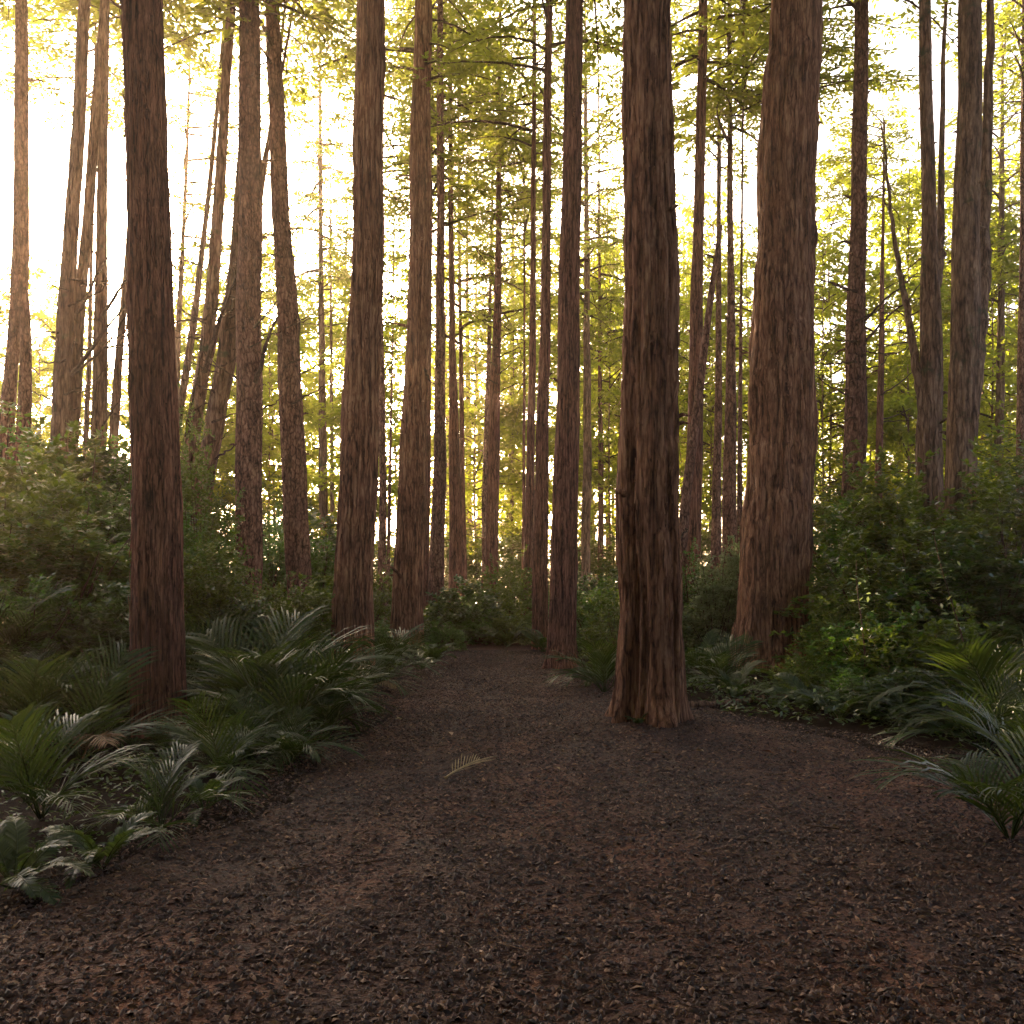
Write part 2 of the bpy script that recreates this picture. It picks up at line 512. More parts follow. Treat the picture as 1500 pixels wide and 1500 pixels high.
# ------------------------------------------------------------------ trunks
def trunk_mesh(name, P, rad, mats, ridges=18, amp=0.05, fine=0.02, flare=0.25, flare_h=0.5, lobes=5, grooves=(), nth=48, dz=0.1, seed=0, stubs=0, zmax_fine=None):
    """P (n,3) local centre line bottom -> top, rad (n)"""
    P = np.asarray(P, float)
    rad = np.asarray(rad, float)
    z0, z1 = P[0, 2], P[-1, 2]
    if zmax_fine is None or zmax_fine >= z1:
        zz = np.linspace(z0, z1, max(6, int((z1 - z0) / dz)))
    else:
        zz = np.concatenate([np.linspace(z0, zmax_fine, int((zmax_fine - z0) / dz)), np.linspace(zmax_fine, z1, max(4, int((z1 - zmax_fine) / (dz * 5))))[1:]])
    ze = np.arange(z0, z1 + 0.1, 0.1)
    res = []
    for col in (P[:, 0], P[:, 1], rad):
        arr = np.interp(ze, P[:, 2], col)
        k = 8
        pad = np.concatenate([2 * arr[0] - arr[k:0:-1], arr, 2 * arr[-1] - arr[-2:-k - 2:-1]])
        res.append(np.interp(zz, ze, np.convolve(pad, np.ones(2 * k + 1) / (2 * k + 1), 'valid')))
    cx, cy, r = res
    r = np.maximum(r, 0.006)
    gs = np.random.default_rng(seed)
    ph = gs.random(4) * 6.28
    cx = cx + 0.05 * r * np.sin(zz * 1.7 + ph[0]) + 0.07 * r * np.sin(zz * 0.83 + ph[1])
    cy = cy + 0.05 * r * np.sin(zz * 1.5 + ph[2])
    th = np.arange(nth) / nth
    U, Z = np.meshgrid(th, zz)
    Utw = U + 0.02 * np.sin(Z * 0.5 + ph[3])
    h = np.zeros_like(U)
    if amp > 0:
        a1 = vnoise(Utw + 0.012 * vnoise(U, Z * 1.7, 9, seed + 5), Z * 0.45, ridges, seed + 1)
        a2 = vnoise(Utw, Z * 1.1 + 40, ridges * 2, seed + 2)
        h += amp * (2.2 * np.abs(a1) ** 0.65 - 1.3) * 0.9 + amp * 0.5 * a2
        h += amp * 0.45 * vnoise(U, Z * 0.5, 4, seed + 3)
        h += amp * 0.5 * vnoise(U, Z * 2.2 + 17, 7, seed + 8)
    if nth >= 90:      # loose bark plates: blocks with sharp long edges
        pl = vnoise(Utw + 0.01 * vnoise(U, Z * 2.3, 11, seed + 15), Z * 0.9 + 70, int(ridges * 1.4), seed + 16)
        h += amp * 0.9 * (sstep(-0.12, 0.12, pl) - 0.5) * (0.5 + 0.5 * vnoise(U, Z * 1.3 + 9, 6, seed + 17))
        kn = vnoise(U, Z * 1.6 + 31, 5, seed + 18)
        h += amp * 0.7 * sstep(0.55, 0.8, kn)
    if fine > 0 and nth >= 64:
        a3 = vnoise(Utw, Z * 5.0, min(ridges * 4, nth // 2), seed + 4)
        h += fine * a3
    h *= 0.45 + 0.55 * sstep(0.0, 0.8, Z)
    zr = np.clip(Z - 0.0, 0, None)
    lob = 0.65 + 0.5 * np.cos(2 * np.pi * (lobes * U) + ph[0] + 0.8 * np.sin(2 * np.pi * U + ph[1])) + 0.3 * vnoise(U, Z * 0 + 3.3, lobes * 2, seed + 6)
    h += flare * np.exp(-zr / flare_h) * np.clip(lob, 0.0, 2) + flare * 0.25 * np.exp(-zr / (flare_h * 3.5)) * lob
    for (u0, wdt, dep, ztop) in grooves:
        du = (U - u0 - 0.006 * np.sin(Z * 2 + u0 * 9) + 0.5) % 1.0 - 0.5
        h -= dep * np.exp(-(du / wdt) ** 2) * (1 - sstep(ztop * 0.5, ztop, Z))
    RR = r[:, None] * (1 + h)
    V = np.stack([cx[:, None] + RR * np.cos(U * 2 * np.pi), cy[:, None] + RR * np.sin(U * 2 * np.pi), Z], -1).reshape(-1, 3)
    nz = len(zz)
    i, j = np.meshgrid(np.arange(nz - 1), np.arange(nth), indexing='ij')
    Q = np.stack([i * nth + j, i * nth + (j + 1) % nth, (i + 1) * nth + (j + 1) % nth, (i + 1) * nth + j], -1).reshape(-1, 4)
    mb = MB()
    mb.add(V, Q)
    if nth >= 90:
        for s in range(int(260 if nth > 150 else 110)):
            zs = gs.uniform(0.3, min(z1, 9.0 if nth > 150 else 12.0))
            a = math.pi + gs.random() * math.pi
            L = gs.uniform(0.10, 0.42)
            w = gs.uniform(0.010, 0.028)
            lift = gs.uniform(0.006, 0.035)
            sv = np.linspace(0, 1, 5)
            zq = zs + (sv * L if gs.random() < 0.5 else -sv * L)
            aq = a + gs.normal(0, 0.05) * sv
            iz = np.clip(np.searchsorted(zz, zq), 0, len(zz) - 1)
            iu = np.round(aq / (2 * np.pi) * nth).astype(int) % nth
            rq = RR[iz, iu] + 0.002 + lift * sv ** 2
            tv = np.stack([-np.sin(aq), np.cos(aq), 0 * aq], 1)
            cq = np.stack([cx[iz] + rq * np.cos(aq), cy[iz] + rq * np.sin(aq), zq], 1)
            wq = (w * (1 - 0.75 * sv ** 2))[:, None]
            rad_ = np.stack([np.cos(aq), np.sin(aq), 0 * aq], 1) * 0.006
            Vs = np.stack([cq - tv * wq, cq + rad_, cq + tv * wq], 1).reshape(-1, 3)
            mb.add(Vs, [(k * 3 + c_, k * 3 + c_ + 1, k * 3 + c_ + 4, k * 3 + c_ + 3) for k in range(4) for c_ in (0, 1)])
    for s in range(stubs):
        zs = gs.uniform(1.2, min(z1, 12))
        a = gs.random() * 6.28
        c = np.array([np.interp(zs, zz, cx), np.interp(zs, zz, cy), zs])
        rr = np.interp(zs, zz, r)
        d = np.array([math.cos(a), math.sin(a), gs.uniform(-0.3, 0.5)])
        L = gs.uniform(0.25, 0.7) * (0.25 + rr * 0.6) * (2.2 if gs.random() < 0.12 and nth < 150 else 0.6)
        w = gs.uniform(0.010, 0.022) + rr * 0.03
        p0 = c + d * rr * 0.85
        mb.tube([p0, p0 + d * L * 0.6 + np.array([0, 0, 0.02]), p0 + d * L + np.array([0, 0, -0.05 * L])], [w * 1.6, w, w * 0.4], 5)
    return mb.mesh(name, mats)


def px_path(ctrl, d, H, base_z, dy=0.0):
    """ctrl: [(py, px, width px)] top to bottom -> world centre line bottom -> top, extrapolated to the ground and to height H"""
    c = sorted(ctrl, key=lambda t: -t[0])
    pts = [[wx(px, d), d, wz(py, d), w * 0.5 / F * d] for py, px, w in c]
    z_bot = base_z - 0.35
    if pts[0][2] > z_bot:
        a, b = pts[0], pts[1] if len(pts) > 1 else pts[0]
        dz_ = (b[2] - a[2]) or 1
        k = (z_bot - a[2]) / dz_
        k2 = max(k, -1.5)
        pts.insert(0, [a[0] + (b[0] - a[0]) * k2 * 0.8, d, z_bot, min(a[3] + (b[3] - a[3]) * k2 * 0.7, a[3] * 1.35)])
    a, b = pts[-2], pts[-1]
    if H > b[2] + 0.5:
        k = (H - b[2]) / (b[2] - a[2])
        slope = (b[0] - a[0]) / (b[2] - a[2])
        mid = b[2] + (H - b[2]) * 0.5
        pts.append([b[0] + slope * (mid - b[2]) * 0.8, d, mid, b[3] * 0.72])
        pts.append([b[0] + slope * (H - b[2]) * 0.7, d, H, max(0.03, b[3] * 0.22)])
    return np.array(pts)


# ------------------------------------------------------------------ crowns
def crown_mesh(name, zlo, zhi, rad, nb, seed, leafmat, shape=1.0, twigs=13, nleaf=12, leafL=0.16, leafW=0.055, e0=0.25, droop=0.45, gaps=0.25, trunk_r=0.0, lopsided=0.35, wild=0.0, limb=1.0):
    """layered conifer branches: limbs (slot 0) and flat sprays (slot 1); local axis at x = y = 0"""
    gs = np.random.default_rng(seed)
    mb = MB()
    if trunk_r > 0:
        zz = np.linspace(-0.3, zhi, 14)
        mb.tube(np.stack([0.06 * np.sin(zz * 0.6 + seed), 0.06 * np.cos(zz * 0.5), zz], 1), trunk_r * (1 - 0.85 * (zz + 0.3) / (zhi + 0.3)), 8, 0)
    LP, LD, LN, LL, LW = [], [], [], [], []
    ga = gs.random() * 6.28
    lop = gs.random() * 6.28
    for k in range(nb):
        t = ((k + gs.random()) / nb)
        z = zlo + (zhi - zlo) * t
        if gs.random() < gaps and t < 0.85:
            continue
        a = ga + k * 2.399 + gs.normal(0, 0.4)
        env = (1 - t) ** 0.75 * shape + (1 - shape) * (math.sin(math.pi * min(1, t * 0.9 + 0.1)))
        L = rad * (0.25 + 0.75 * env) * gs.uniform(0.55, 1.15) * (1 + lopsided * math.cos(a - lop))
        if L < 0.25:
            continue
        el = e0 + gs.normal(0, 0.14 + 0.2 * wild) + 0.35 * t
        dr = droop * gs.uniform(0.6, 1.3)
        h = np.array([math.cos(a), math.sin(a), 0.])
        side = np.array([-math.sin(a), math.cos(a), 0.])
        curve = gs.normal(0, 0.25)

        def pt(s):
            s = np.asarray(s)[..., None]
            return np.array([0, 0, z]) + h * L * s + side * (curve * L * s * s * 0.5) + UP * (L * (el * s - dr * s * s))
        s6 = np.linspace(0, 1, 6)
        mb.tube(pt(s6), np.linspace(0.012 + 0.013 * L, 0.004, 6) * limb, 4, 0, cap=False)
        nt_ = max(4, int(twigs * L / rad * 1.3))
        for q in range(nt_):
            s = 0.22 + 0.78 * (q + gs.random() * 0.8) / nt_
            sg = 1 if q % 2 else -1
            tl = (0.16 + 0.34 * L * (1.05 - s)) * gs.uniform(0.6, 1.3)
            tdir = h * gs.uniform(0.5, 1.0) + side * sg * gs.uniform(0.5, 1.0) + UP * gs.normal(-0.08, 0.12)
            tdir /= np.linalg.norm(tdir)
            p0 = pt(s)
            m_ = max(4, int(nleaf * tl / (0.16 + 0.2 * rad)))
            u = (np.arange(m_) + gs.random(m_)) / m_
            pos = p0 + tdir * (tl * u)[:, None] + UP * (-0.22 * tl * u * u + gs.normal(0, 0.02 + 0.05 * wild, m_))[:, None]
            perp = np.cross(tdir, UP)
            perp /= np.linalg.norm(perp) + 1e-9
            sgn = np.where(np.arange(m_) % 2 == 0, 1.0, -1.0)
            dirs = tdir * 0.75 + perp * (sgn * gs.uniform(0.3, 1.0, m_))[:, None] + UP * gs.normal(-0.15, 0.28, m_)[:, None]
            nrm = UP + gs.normal(0, 0.42 + 0.2 * wild, (m_, 3))
            LP.append(pos)
            LD.append(dirs)
            LN.append(nrm)
            LL.append(leafL * gs.uniform(0.6, 1.35, m_))
            LW.append(leafW * gs.uniform(0.7, 1.4, m_))
    mb.leaves(np.concatenate(LP), np.concatenate(LD), np.concatenate(LN), np.concatenate(LL), np.concatenate(LW), 1)
    return mb.mesh(name, [M['twig'], leafmat])


# crowns of the tall trees (local z = 0 is the lowest branch)
CROWNS = [crown_mesh('tall_crown', 0, 11, 3.1, 62, 100 + s, M['conifer'], shape=0.75, twigs=15, nleaf=15, leafL=0.20, leafW=0.075, e0=0.15, gaps=0.2) for s in range(3)]


def ground_at(px, d):
    return tz(wx(px, d), d)


LANDMARKS = []      # (px, phrase) for labels that say where a far tree stands


def tall_tree(name, label, cat, d, ctrl, H=24.0, bark='redwood', crown=None, group=None, landmark=None, crown_scale=1.0, **kw):
    c = sorted(ctrl, key=lambda t: -t[0])
    gz = ground_at(c[0][1], d)
    P = px_path(ctrl, d, H, gz)
    base = np.array([P[0, 0], d, gz])
    if P[0, 2] < gz:
        base[0] = np.interp(gz, P[:, 2], P[:, 0])
    root = thing(name, tuple(base), label, cat, group)
    loc = P[:, :3] - base
    seed = kw.pop('seed', int(abs(c[0][1]) * 7 + d * 13) % 9999)
    link('trunk', trunk_mesh('trunk', loc, P[:, 3], [M[bark]], seed=seed, **kw), root)
    if crown is not None:
        if d >= 30:
            crown -= 2.5
        top = loc[-1]
        cz = crown
        cxx = np.interp(cz, loc[:, 2], loc[:, 0])
        span = H - gz - cz + 0.6
        o = link('crown', CROWNS[seed % len(CROWNS)], root, (cxx, 0, cz))
        # lean the crown with the stem
        o.rotation_euler = (0, math.atan2(top[0] - cxx, span), (seed % 628) / 100.0)
        o.rotation_mode = 'ZYX'
        o.scale = (crown_scale, crown_scale, span / 11.0)
    if landmark:
        LANDMARKS.append((c[-1][1] * 0.5 + c[0][1] * 0.5, landmark))
    return root


NEAR = dict(nth=200, dz=0.022, zmax_fine=8.5)
MID = dict(nth=96, dz=0.05, zmax_fine=14)
FAR = dict(nth=28, dz=0.16)
THIN = dict(nth=14, dz=0.3, amp=0.06, flare=0.12)

# --- the trunks one walks past
tall_tree('redwood_tree', 'big smooth red-brown trunk rising straight out of the palms beside the path', 'tree', 9.1,
          [(358, 219, 59), (480, 222, 63), (600, 224, 66), (720, 227, 70), (850, 230, 72), (960, 234, 74), (1060, 237, 76)],
          26, 'cedar', 13.5, landmark='big trunk among palms', ridges=34, amp=0.038, fine=0.024, flare=0.06, flare_h=0.5, **NEAR)
tall_tree('redwood_tree', 'massive fluted trunk with peeling bark standing right on the mulch path', 'tree', 9.6,
          [(358, 950, 76), (500, 951, 80), (640, 952, 87), (760, 953, 91), (880, 953, 93), (980, 952, 95), (1060, 951, 96)],
          26, 'redwood', 13.0, landmark='fluted trunk', ridges=17, amp=0.085, fine=0.03, flare=0.28, flare_h=0.24, lobes=5, stubs=26,
          grooves=((0.63, 0.028, 0.48, 4.4), (0.70, 0.016, 0.14, 2.6), (0.86, 0.02, 0.12, 2.8)), **NEAR)
tall_tree('redwood_tree', 'broadest trunk of all with shaggy bark and root-flared foot', 'tree', 15.6,
          [(358, 1151, 82), (500, 1146, 89), (650, 1140, 95), (760, 1137, 96), (880, 1134, 95), (975, 1132, 98)],
          27, 'redwood', 14.0, landmark='broadest trunk', ridges=20, amp=0.08, fine=0.026, flare=0.24, flare_h=0.35, lobes=8, stubs=14,
          grooves=((0.72, 0.02, 0.14, 1.8), (0.80, 0.02, 0.12, 1.5)), **dict(nth=200, dz=0.03, zmax_fine=11))
tall_tree('redwood_tree', 'broad stringy-barked trunk leaning a touch above the palm thicket', 'tree', 14.5,
          [(358, 537, 44), (480, 534, 47), (600, 529, 51), (720, 525, 54), (860, 520, 57), (980, 517, 60)],
          26, 'redwood', 13.5, landmark='stringy broad trunk', ridges=22, amp=0.068, fine=0.022, flare=0.12, **dict(nth=180, dz=0.03, zmax_fine=11))
tall_tree('redwood_tree', 'dark round trunk with flared foot at the narrow end of the path', 'tree', 15.9,
          [(358, 836, 29), (480, 834, 31), (600, 831, 34), (720, 828, 37), (850, 824, 39), (930, 823, 40), (975, 823, 42)],
          25, 'cedar', 12.5, landmark='dark trunk at path end', ridges=24, amp=0.045, fine=0.015, flare=0.36, flare_h=0.25, lobes=7, stubs=10, **MID)
tall_tree('redwood_tree', 'slim dark trunk standing close behind the round flared one', 'tree', 20.5,
          [(358, 800, 13), (500, 798, 16), (650, 795, 19), (800, 791, 22), (945, 790, 23)],
          24, 'cedar', 13, ridges=20, amp=0.04, flare=0.12, stubs=12, **MID)
tall_tree('pine_tree', 'rosy straight trunk whose foot sinks into dark shrubs', 'tree', 19.0,
          [(358, 366, 35), (480, 366, 36), (600, 365, 37), (740, 364, 38), (890, 362, 38)],
          25, 'pine', 13.5, landmark='rosy straight trunk', ridges=26, amp=0.03, flare=0.08, stubs=26, **MID)
tall_tree('pine_tree', 'tilted dark trunk bowing away from the rosy straight one', 'tree', 20.5,
          [(358, 414, 26), (450, 419, 29), (560, 425, 33), (650, 430, 35), (750, 435, 36), (930, 440, 37)],
          24, 'pine', 13, landmark='tilted dark trunk', ridges=24, amp=0.045, flare=0.1, stubs=22, **MID)
tall_tree('redwood_tree', 'knobbly tapering trunk beside the path with torn bark half way up', 'tree', 21.5,
          [(358, 615, 31), (480, 613, 33), (560, 609, 35), (700, 604, 38), (830, 598, 42), (925, 595, 46)],
          25, 'redwood', 13.5, landmark='knobbly tapering trunk', ridges=18, amp=0.08, flare=0.14, stubs=40, **MID)
tall_tree('pine_tree', 'slender knotty trunk just behind the knobbly tapering one', 'tree', 25.0,
          [(358, 645, 12), (480, 645, 14), (600, 645, 17), (750, 642, 20), (905, 638, 24)],
          24, 'pine', 14, ridges=16, amp=0.05, flare=0.1, stubs=30, **FAR)
tall_tree('pine_tree', 'slender dark trunk with a slight bend next to the knotty one', 'tree', 28.0,
          [(358, 661, 8), (500, 662, 10), (650, 666, 16), (760, 667, 19), (870, 667, 20)],
          23, 'cedar', 13.5, ridges=14, amp=0.04, flare=0.1, stubs=10, **FAR)
tall_tree('pine_tree', 'thin dark stem pressed against the far side of the knobbly trunk', 'tree', 27.0,
          [(450, 629, 7), (600, 627, 9), (750, 625, 10), (880, 623, 11)], 21, 'cedar', 12, stubs=14, **THIN)
tall_tree('pine_tree', 'thin brown stem left of the pale hazy pole in the avenue', 'tree', 31.0,
          [(450, 674, 5), (600, 676, 7), (740, 678, 9), (860, 679, 10)], 21, 'cedar', 12, **THIN)
tall_tree('pine_tree', 'pale hazy pole washed out by sunlight in the avenue', 'tree', 48.0,
          [(500, 685, 6), (640, 686, 9), (780, 687, 11), (860, 687, 12)], 24, 'grey', 15, **THIN)
tall_tree('pine_tree', 'young conifer with bare upswept branches above the end of the path', 'tree', 27.0,
          [(358, 730, 9), (450, 729, 11), (560, 726, 15), (700, 722, 18), (830, 720, 19), (905, 720, 20)],
          20, 'cedar', 12.5, landmark='branchy young conifer', stubs=20, crown_scale=0.8, **FAR)
tall_tree('pine_tree', 'thin warm-brown stem touching the branchy young conifer', 'tree', 31.0,
          [(440, 718, 5), (560, 715, 8), (700, 711, 9), (880, 709, 9)], 20, 'pine', 13, **THIN)
tall_tree('pine_tree', 'pale tan pole standing alone in bright light behind the path end', 'tree', 46.0,
          [(560, 750, 7), (680, 749, 10), (760, 748, 12), (850, 748, 13)], 24, 'grey', 15, **THIN)
tall_tree('pine_tree', 'wiry dark sapling stem in front of the slim dark avenue trunk', 'tree', 29.0,
          [(430, 768, 3), (600, 768, 4), (760, 767, 5), (890, 766, 6)], 17, 'cedar', 12, **THIN)
tall_tree('pine_tree', 'slim straight avenue trunk with a dark mossy lower half', 'tree', 25.0,
          [(358, 781, 8), (500, 780, 10), (650, 778, 12), (780, 776, 15), (890, 774, 17)], 23, 'cedar', 13.5, stubs=12, **FAR)
tall_tree('pine_tree', 'thin straight pole in the gap beside the stringy broad trunk', 'tree', 27.0,
          [(420, 556, 7), (560, 559, 10), (700, 561, 11), (850, 559, 12)], 22, 'pine', 13, **THIN)
tall_tree('pine_tree', 'whippy stem with leafy twigs between two broad trunks', 'tree', 32.0,
          [(560, 574, 2.6), (700, 571, 4.5), (850, 568, 6)], 15, 'pine', 11, crown_scale=0.6, **THIN)
tall_tree('pine_tree', 'honey-coloured hazy pole midway between tilted and stringy trunks', 'tree', 34.0,
          [(358, 470, 7), (500, 471, 9), (650, 473, 12), (770, 474, 13)], 24, 'grey', 14, stubs=8, **THIN)
tall_tree('pine_tree', 'thinner hazy pole right beside the honey-coloured one', 'tree', 38.0,
          [(500, 485, 4), (640, 486, 6), (780, 487, 7)], 19, 'grey', 13, **THIN)
tall_tree('pine_tree', 'soft pale pole just past the dark flared trunk', 'tree', 34.0,
          [(358, 859, 8), (500, 860, 10), (680, 860, 13), (830, 858, 14)], 24, 'grey', 13.5, stubs=6, **THIN)
tall_tree('pine_tree', 'dark slim pole among pale ones behind the leafy bush', 'tree', 36.0,
          [(400, 878, 4), (560, 879, 6), (700, 880, 8), (830, 880, 9)], 22, 'cedar', 13, **THIN)
for px, w, d, lab in ((890, 6, 50, 'faint thread-like pole nearest the dark slim one'), (898, 5, 55, 'faint brownish pole squeezed before the fluted trunk'),
                      (905, 4, 58, 'faintest pole half hidden by the fluted trunk')):
    tall_tree('pine_tree', lab, 'tree', d, [(560, px, w * 0.8), (700, px, w), (830, px, w * 1.1)], 24, 'grey', 14, **THIN)
tall_tree('pine_tree', 'dull brown trunk crossed by the leaning dead stem', 'tree', 20.5,
          [(358, 1023, 16), (480, 1020, 19), (600, 1018, 22), (720, 1016, 24), (820, 1014, 25)], 24, 'cedar', 13, stubs=16, **FAR)
tall_tree('dead_tree', 'barkless stem leaning steeply across the brown trunk', 'tree', 19.0,
          [(330, 1056, 6), (440, 1040, 9), (560, 1026, 12), (680, 1010, 14), (790, 1000, 15)], 9.5, 'pine', None, landmark='leaning dead stem', stubs=22, **FAR)
tall_tree('pine_tree', 'rosy slim trunk in sunlight beyond the leaning dead stem', 'tree', 26.0,
          [(358, 1053, 7), (500, 1053, 9), (650, 1051, 12), (800, 1049, 15)], 23, 'pine', 13.5, **FAR)
tall_tree('pine_tree', 'ragged double stem between rosy slim trunk and broadest trunk', 'tree', 23.0,
          [(358, 1070, 9), (500, 1071, 13), (650, 1070, 18), (790, 1069, 22)], 22, 'pine', 12.5, stubs=40, **FAR)
tall_tree('pine_tree', 'thin shadowy stem leaning against the broadest trunk', 'tree', 22.0,
          [(420, 1086, 4), (600, 1084, 6), (790, 1083, 9)], 19, 'pine', 13, stubs=10, **THIN)
tall_tree('pine_tree', 'thin pole peeping from behind the broadest trunk', 'tree', 22.0,
          [(358, 1190, 5), (500, 1189, 7), (700, 1187, 10)], 20, 'cedar', 13, stubs=12, **THIN)
tall_tree('pine_tree', 'scaly straight trunk bristling with stubs above the fern bank', 'tree', 19.0,
          [(358, 1257, 23), (480, 1255, 27), (600, 1252, 31), (730, 1250, 33)], 24, 'pine', 13, landmark='scaly straight trunk', ridges=22, amp=0.04, stubs=70, **MID)
tall_tree('pine_tree', 'slender dark sapling trunk behind the scaly straight one', 'tree', 24.0,
          [(380, 1293, 5), (500, 1291, 8), (620, 1289, 10), (705, 1287, 11)], 14, 'cedar', 10.5, crown_scale=0.7, stubs=16, **THIN)
tall_tree('redwood_tree', 'trunk splitting into two uneven tops above the shrubs', 'tree', 18.0,
          [(358, 1361, 20), (450, 1363, 28), (560, 1363, 32), (640, 1363, 35), (720, 1363, 37)], 23, 'grey', 13, landmark='split-top trunk', ridges=16, amp=0.05, stubs=14, **MID)
tall_tree('redwood_tree', 'heavy double-ridged trunk tapering down into the tallest shrubs', 'tree', 16.5,
          [(358, 1416, 36), (480, 1414, 39), (600, 1410, 42), (720, 1406, 42), (840, 1400, 43)], 25, 'grey', 13.5, landmark='double-ridged trunk', ridges=14, amp=0.06, stubs=20, **MID)
tall_tree('pine_tree', 'pale misty trunk beyond the double-ridged one', 'tree', 33.0,
          [(480, 1466, 10), (600, 1465, 12), (690, 1463, 13)], 22, 'grey', 13, **THIN)
tall_tree('pine_tree', 'shadowy trunk cut off at the very edge of the view', 'tree', 24.0,
          [(420, 1498, 10), (560, 1497, 13), (720, 1496, 15)], 21, 'pine', 13, **THIN)
# --- sunlit trees of the left bank
tall_tree('cypress_tree', 'leaning sunlit cypress with ribbed trunk, slimmer of the leaning pair', 'tree', 20.0,
          [(358, 316, 17), (480, 306, 19), (580, 293, 21), (680, 276, 23), (740, 268, 24)], 22, 'grey', 13, ridges=12, amp=0.06, stubs=6, **MID)
tall_tree('cypress_tree', 'leaning ribbed cypress propped behind the rosy straight trunk', 'tree', 19.5,
          [(358, 347, 16), (480, 336, 22), (580, 321, 26), (680, 302, 29), (740, 294, 30)], 22, 'grey', 13, landmark='leaning cypress', ridges=10, amp=0.08, stubs=8, **MID)
tall_tree('cypress_tree', 'thinnest stem of the leaning cypress group, straight as a spear', 'tree', 20.6,
          [(358, 356, 6), (470, 322, 8), (600, 288, 9), (700, 262, 10)], 15, 'grey', None, ridges=10, amp=0.05, **FAR)
tall_tree('cypress_tree', 'slender stem leaning close along the ribbed leaning cypress', 'tree', 21.4,
          [(358, 372, 8), (470, 352, 10), (600, 326, 12), (700, 304, 13)], 17, 'grey', None, ridges=10, amp=0.05, **FAR)
tall_tree('cypress_tree', 'pale slender stem leaning between big palm trunk and the leaning pair', 'tree', 22.5,
          [(358, 298, 8), (470, 284, 10), (600, 264, 11), (700, 248, 12)], 18, 'grey', None, ridges=10, amp=0.05, **FAR)
tall_tree('pine_tree', 'slight orange-lit stem fading in glare near the leaning cypresses', 'tree', 30.0,
          [(358, 268, 6), (470, 262, 8), (600, 256, 9), (700, 252, 10)], 20, 'grey', 13, **THIN)
tall_tree('cypress_tree', 'thick half of the fused twin cypress with a black seam', 'tree', 18.5,
          [(358, 104, 20), (440, 98, 24), (540, 94, 27), (660, 88, 29), (700, 86, 30)], 22, 'grey', 13, landmark='fused twin cypress', ridges=12, amp=0.06, stubs=8, **MID)
tall_tree('cypress_tree', 'slim half of the fused twin cypress, split near its foot', 'tree', 18.8,
          [(358, 125, 15), (440, 117, 17), (540, 111, 18), (660, 105, 18), (700, 103, 19)], 21, 'grey', 13, ridges=12, amp=0.06, stubs=8, **MID)
tall_tree('cypress_tree', 'upright fluted cypress between the twin and the big palm trunk', 'tree', 19.0,
          [(358, 149, 15), (480, 147, 19), (580, 146, 21), (680, 143, 24)], 22, 'grey', 13, ridges=12, amp=0.06, stubs=10, **MID)
tall_tree('cypress_tree', 'thin bowed cypress stem half hidden by the big palm trunk', 'tree', 20.0,
          [(358, 188, 7), (440, 182, 10), (540, 173, 12), (660, 164, 14)], 19, 'grey', 12.5, ridges=10, amp=0.06, **FAR)
tall_tree('cypress_tree', 'wispy stem in the glare just behind the fluted cypress', 'tree', 24.0,
          [(420, 133, 5), (540, 130, 7), (650, 126, 8)], 19, 'grey', 13, **THIN)


def forked_tree():
    d = 19.0
    gz = ground_at(30, d)
    root = thing('forked_tree', (wx(28, d), d, gz), 'pale forked tree standing on two legs in the glare', 'tree')
    LANDMARKS.append((28, 'two-legged pale tree'))
    for nm, ctrl, H in (('trunk', [(358, 31, 22), (420, 31, 24), (450, 27, 22), (500, 20, 16), (600, 11, 21), (680, 6, 23)], 20),
                        ('trunk_leg', [(415, 33, 14), (450, 35, 18), (520, 38, 15), (600, 38, 18), (650, 34, 22), (720, 31, 25)], 8.5)):
        P = px_path(ctrl, d if nm == 'trunk' else d - 0.03, H, gz)
        link(nm, trunk_mesh(nm, P[:, :3] - np.array(root.location), P[:, 3], [M['pine']], ridges=14, amp=0.05, flare=0.0, stubs=8, seed=hash(nm) % 7 + 3, **MID), root)
    o = link('crown', CROWNS[1], root, (0.1, 0, 13))
    o.scale = (0.9, 0.9, 0.7)


forked_tree()


def side_branch(tree_label_key, d, poly, r0):
    """bare branch as part of the tree whose label starts with the key; poly in photo pixels"""
    root = next(o for o in bpy.data.objects if o.parent is None and str(o.get('label', '')).startswith(tree_label_key))
    n_ = len(poly)
    P = np.array([[wx(px, d + k * 0.12), d + k * 0.12, wz(py, d + k * 0.12)] for k, (px, py) in enumerate(poly)])
    t = np.linspace(0, 1, n_)
    tt = np.linspace(0, 1, n_ * 4)
    Ps = np.stack([np.interp(tt, t, P[:, k]) for k in range(3)], 1)
    Ps += np.random.default_rng(int(poly[0][0])).normal(0, 0.012, Ps.shape)
    mb = MB()
    rr = np.linspace(r0, r0 * (0.35 if r0 < 0.08 else 0.12), len(Ps))
    if r0 > 0.08:
        rr = rr * np.clip(0.25 + tt * 3.5, 0, 1)
    mb.tube(Ps - np.array(root.location), rr, 6 if r0 < 0.08 else 14)
    return link('bare_branch' if r0 < 0.08 else 'side_stem', mb.mesh('bare_branch', [M['twig'] if r0 < 0.08 else M['grey']]), root)


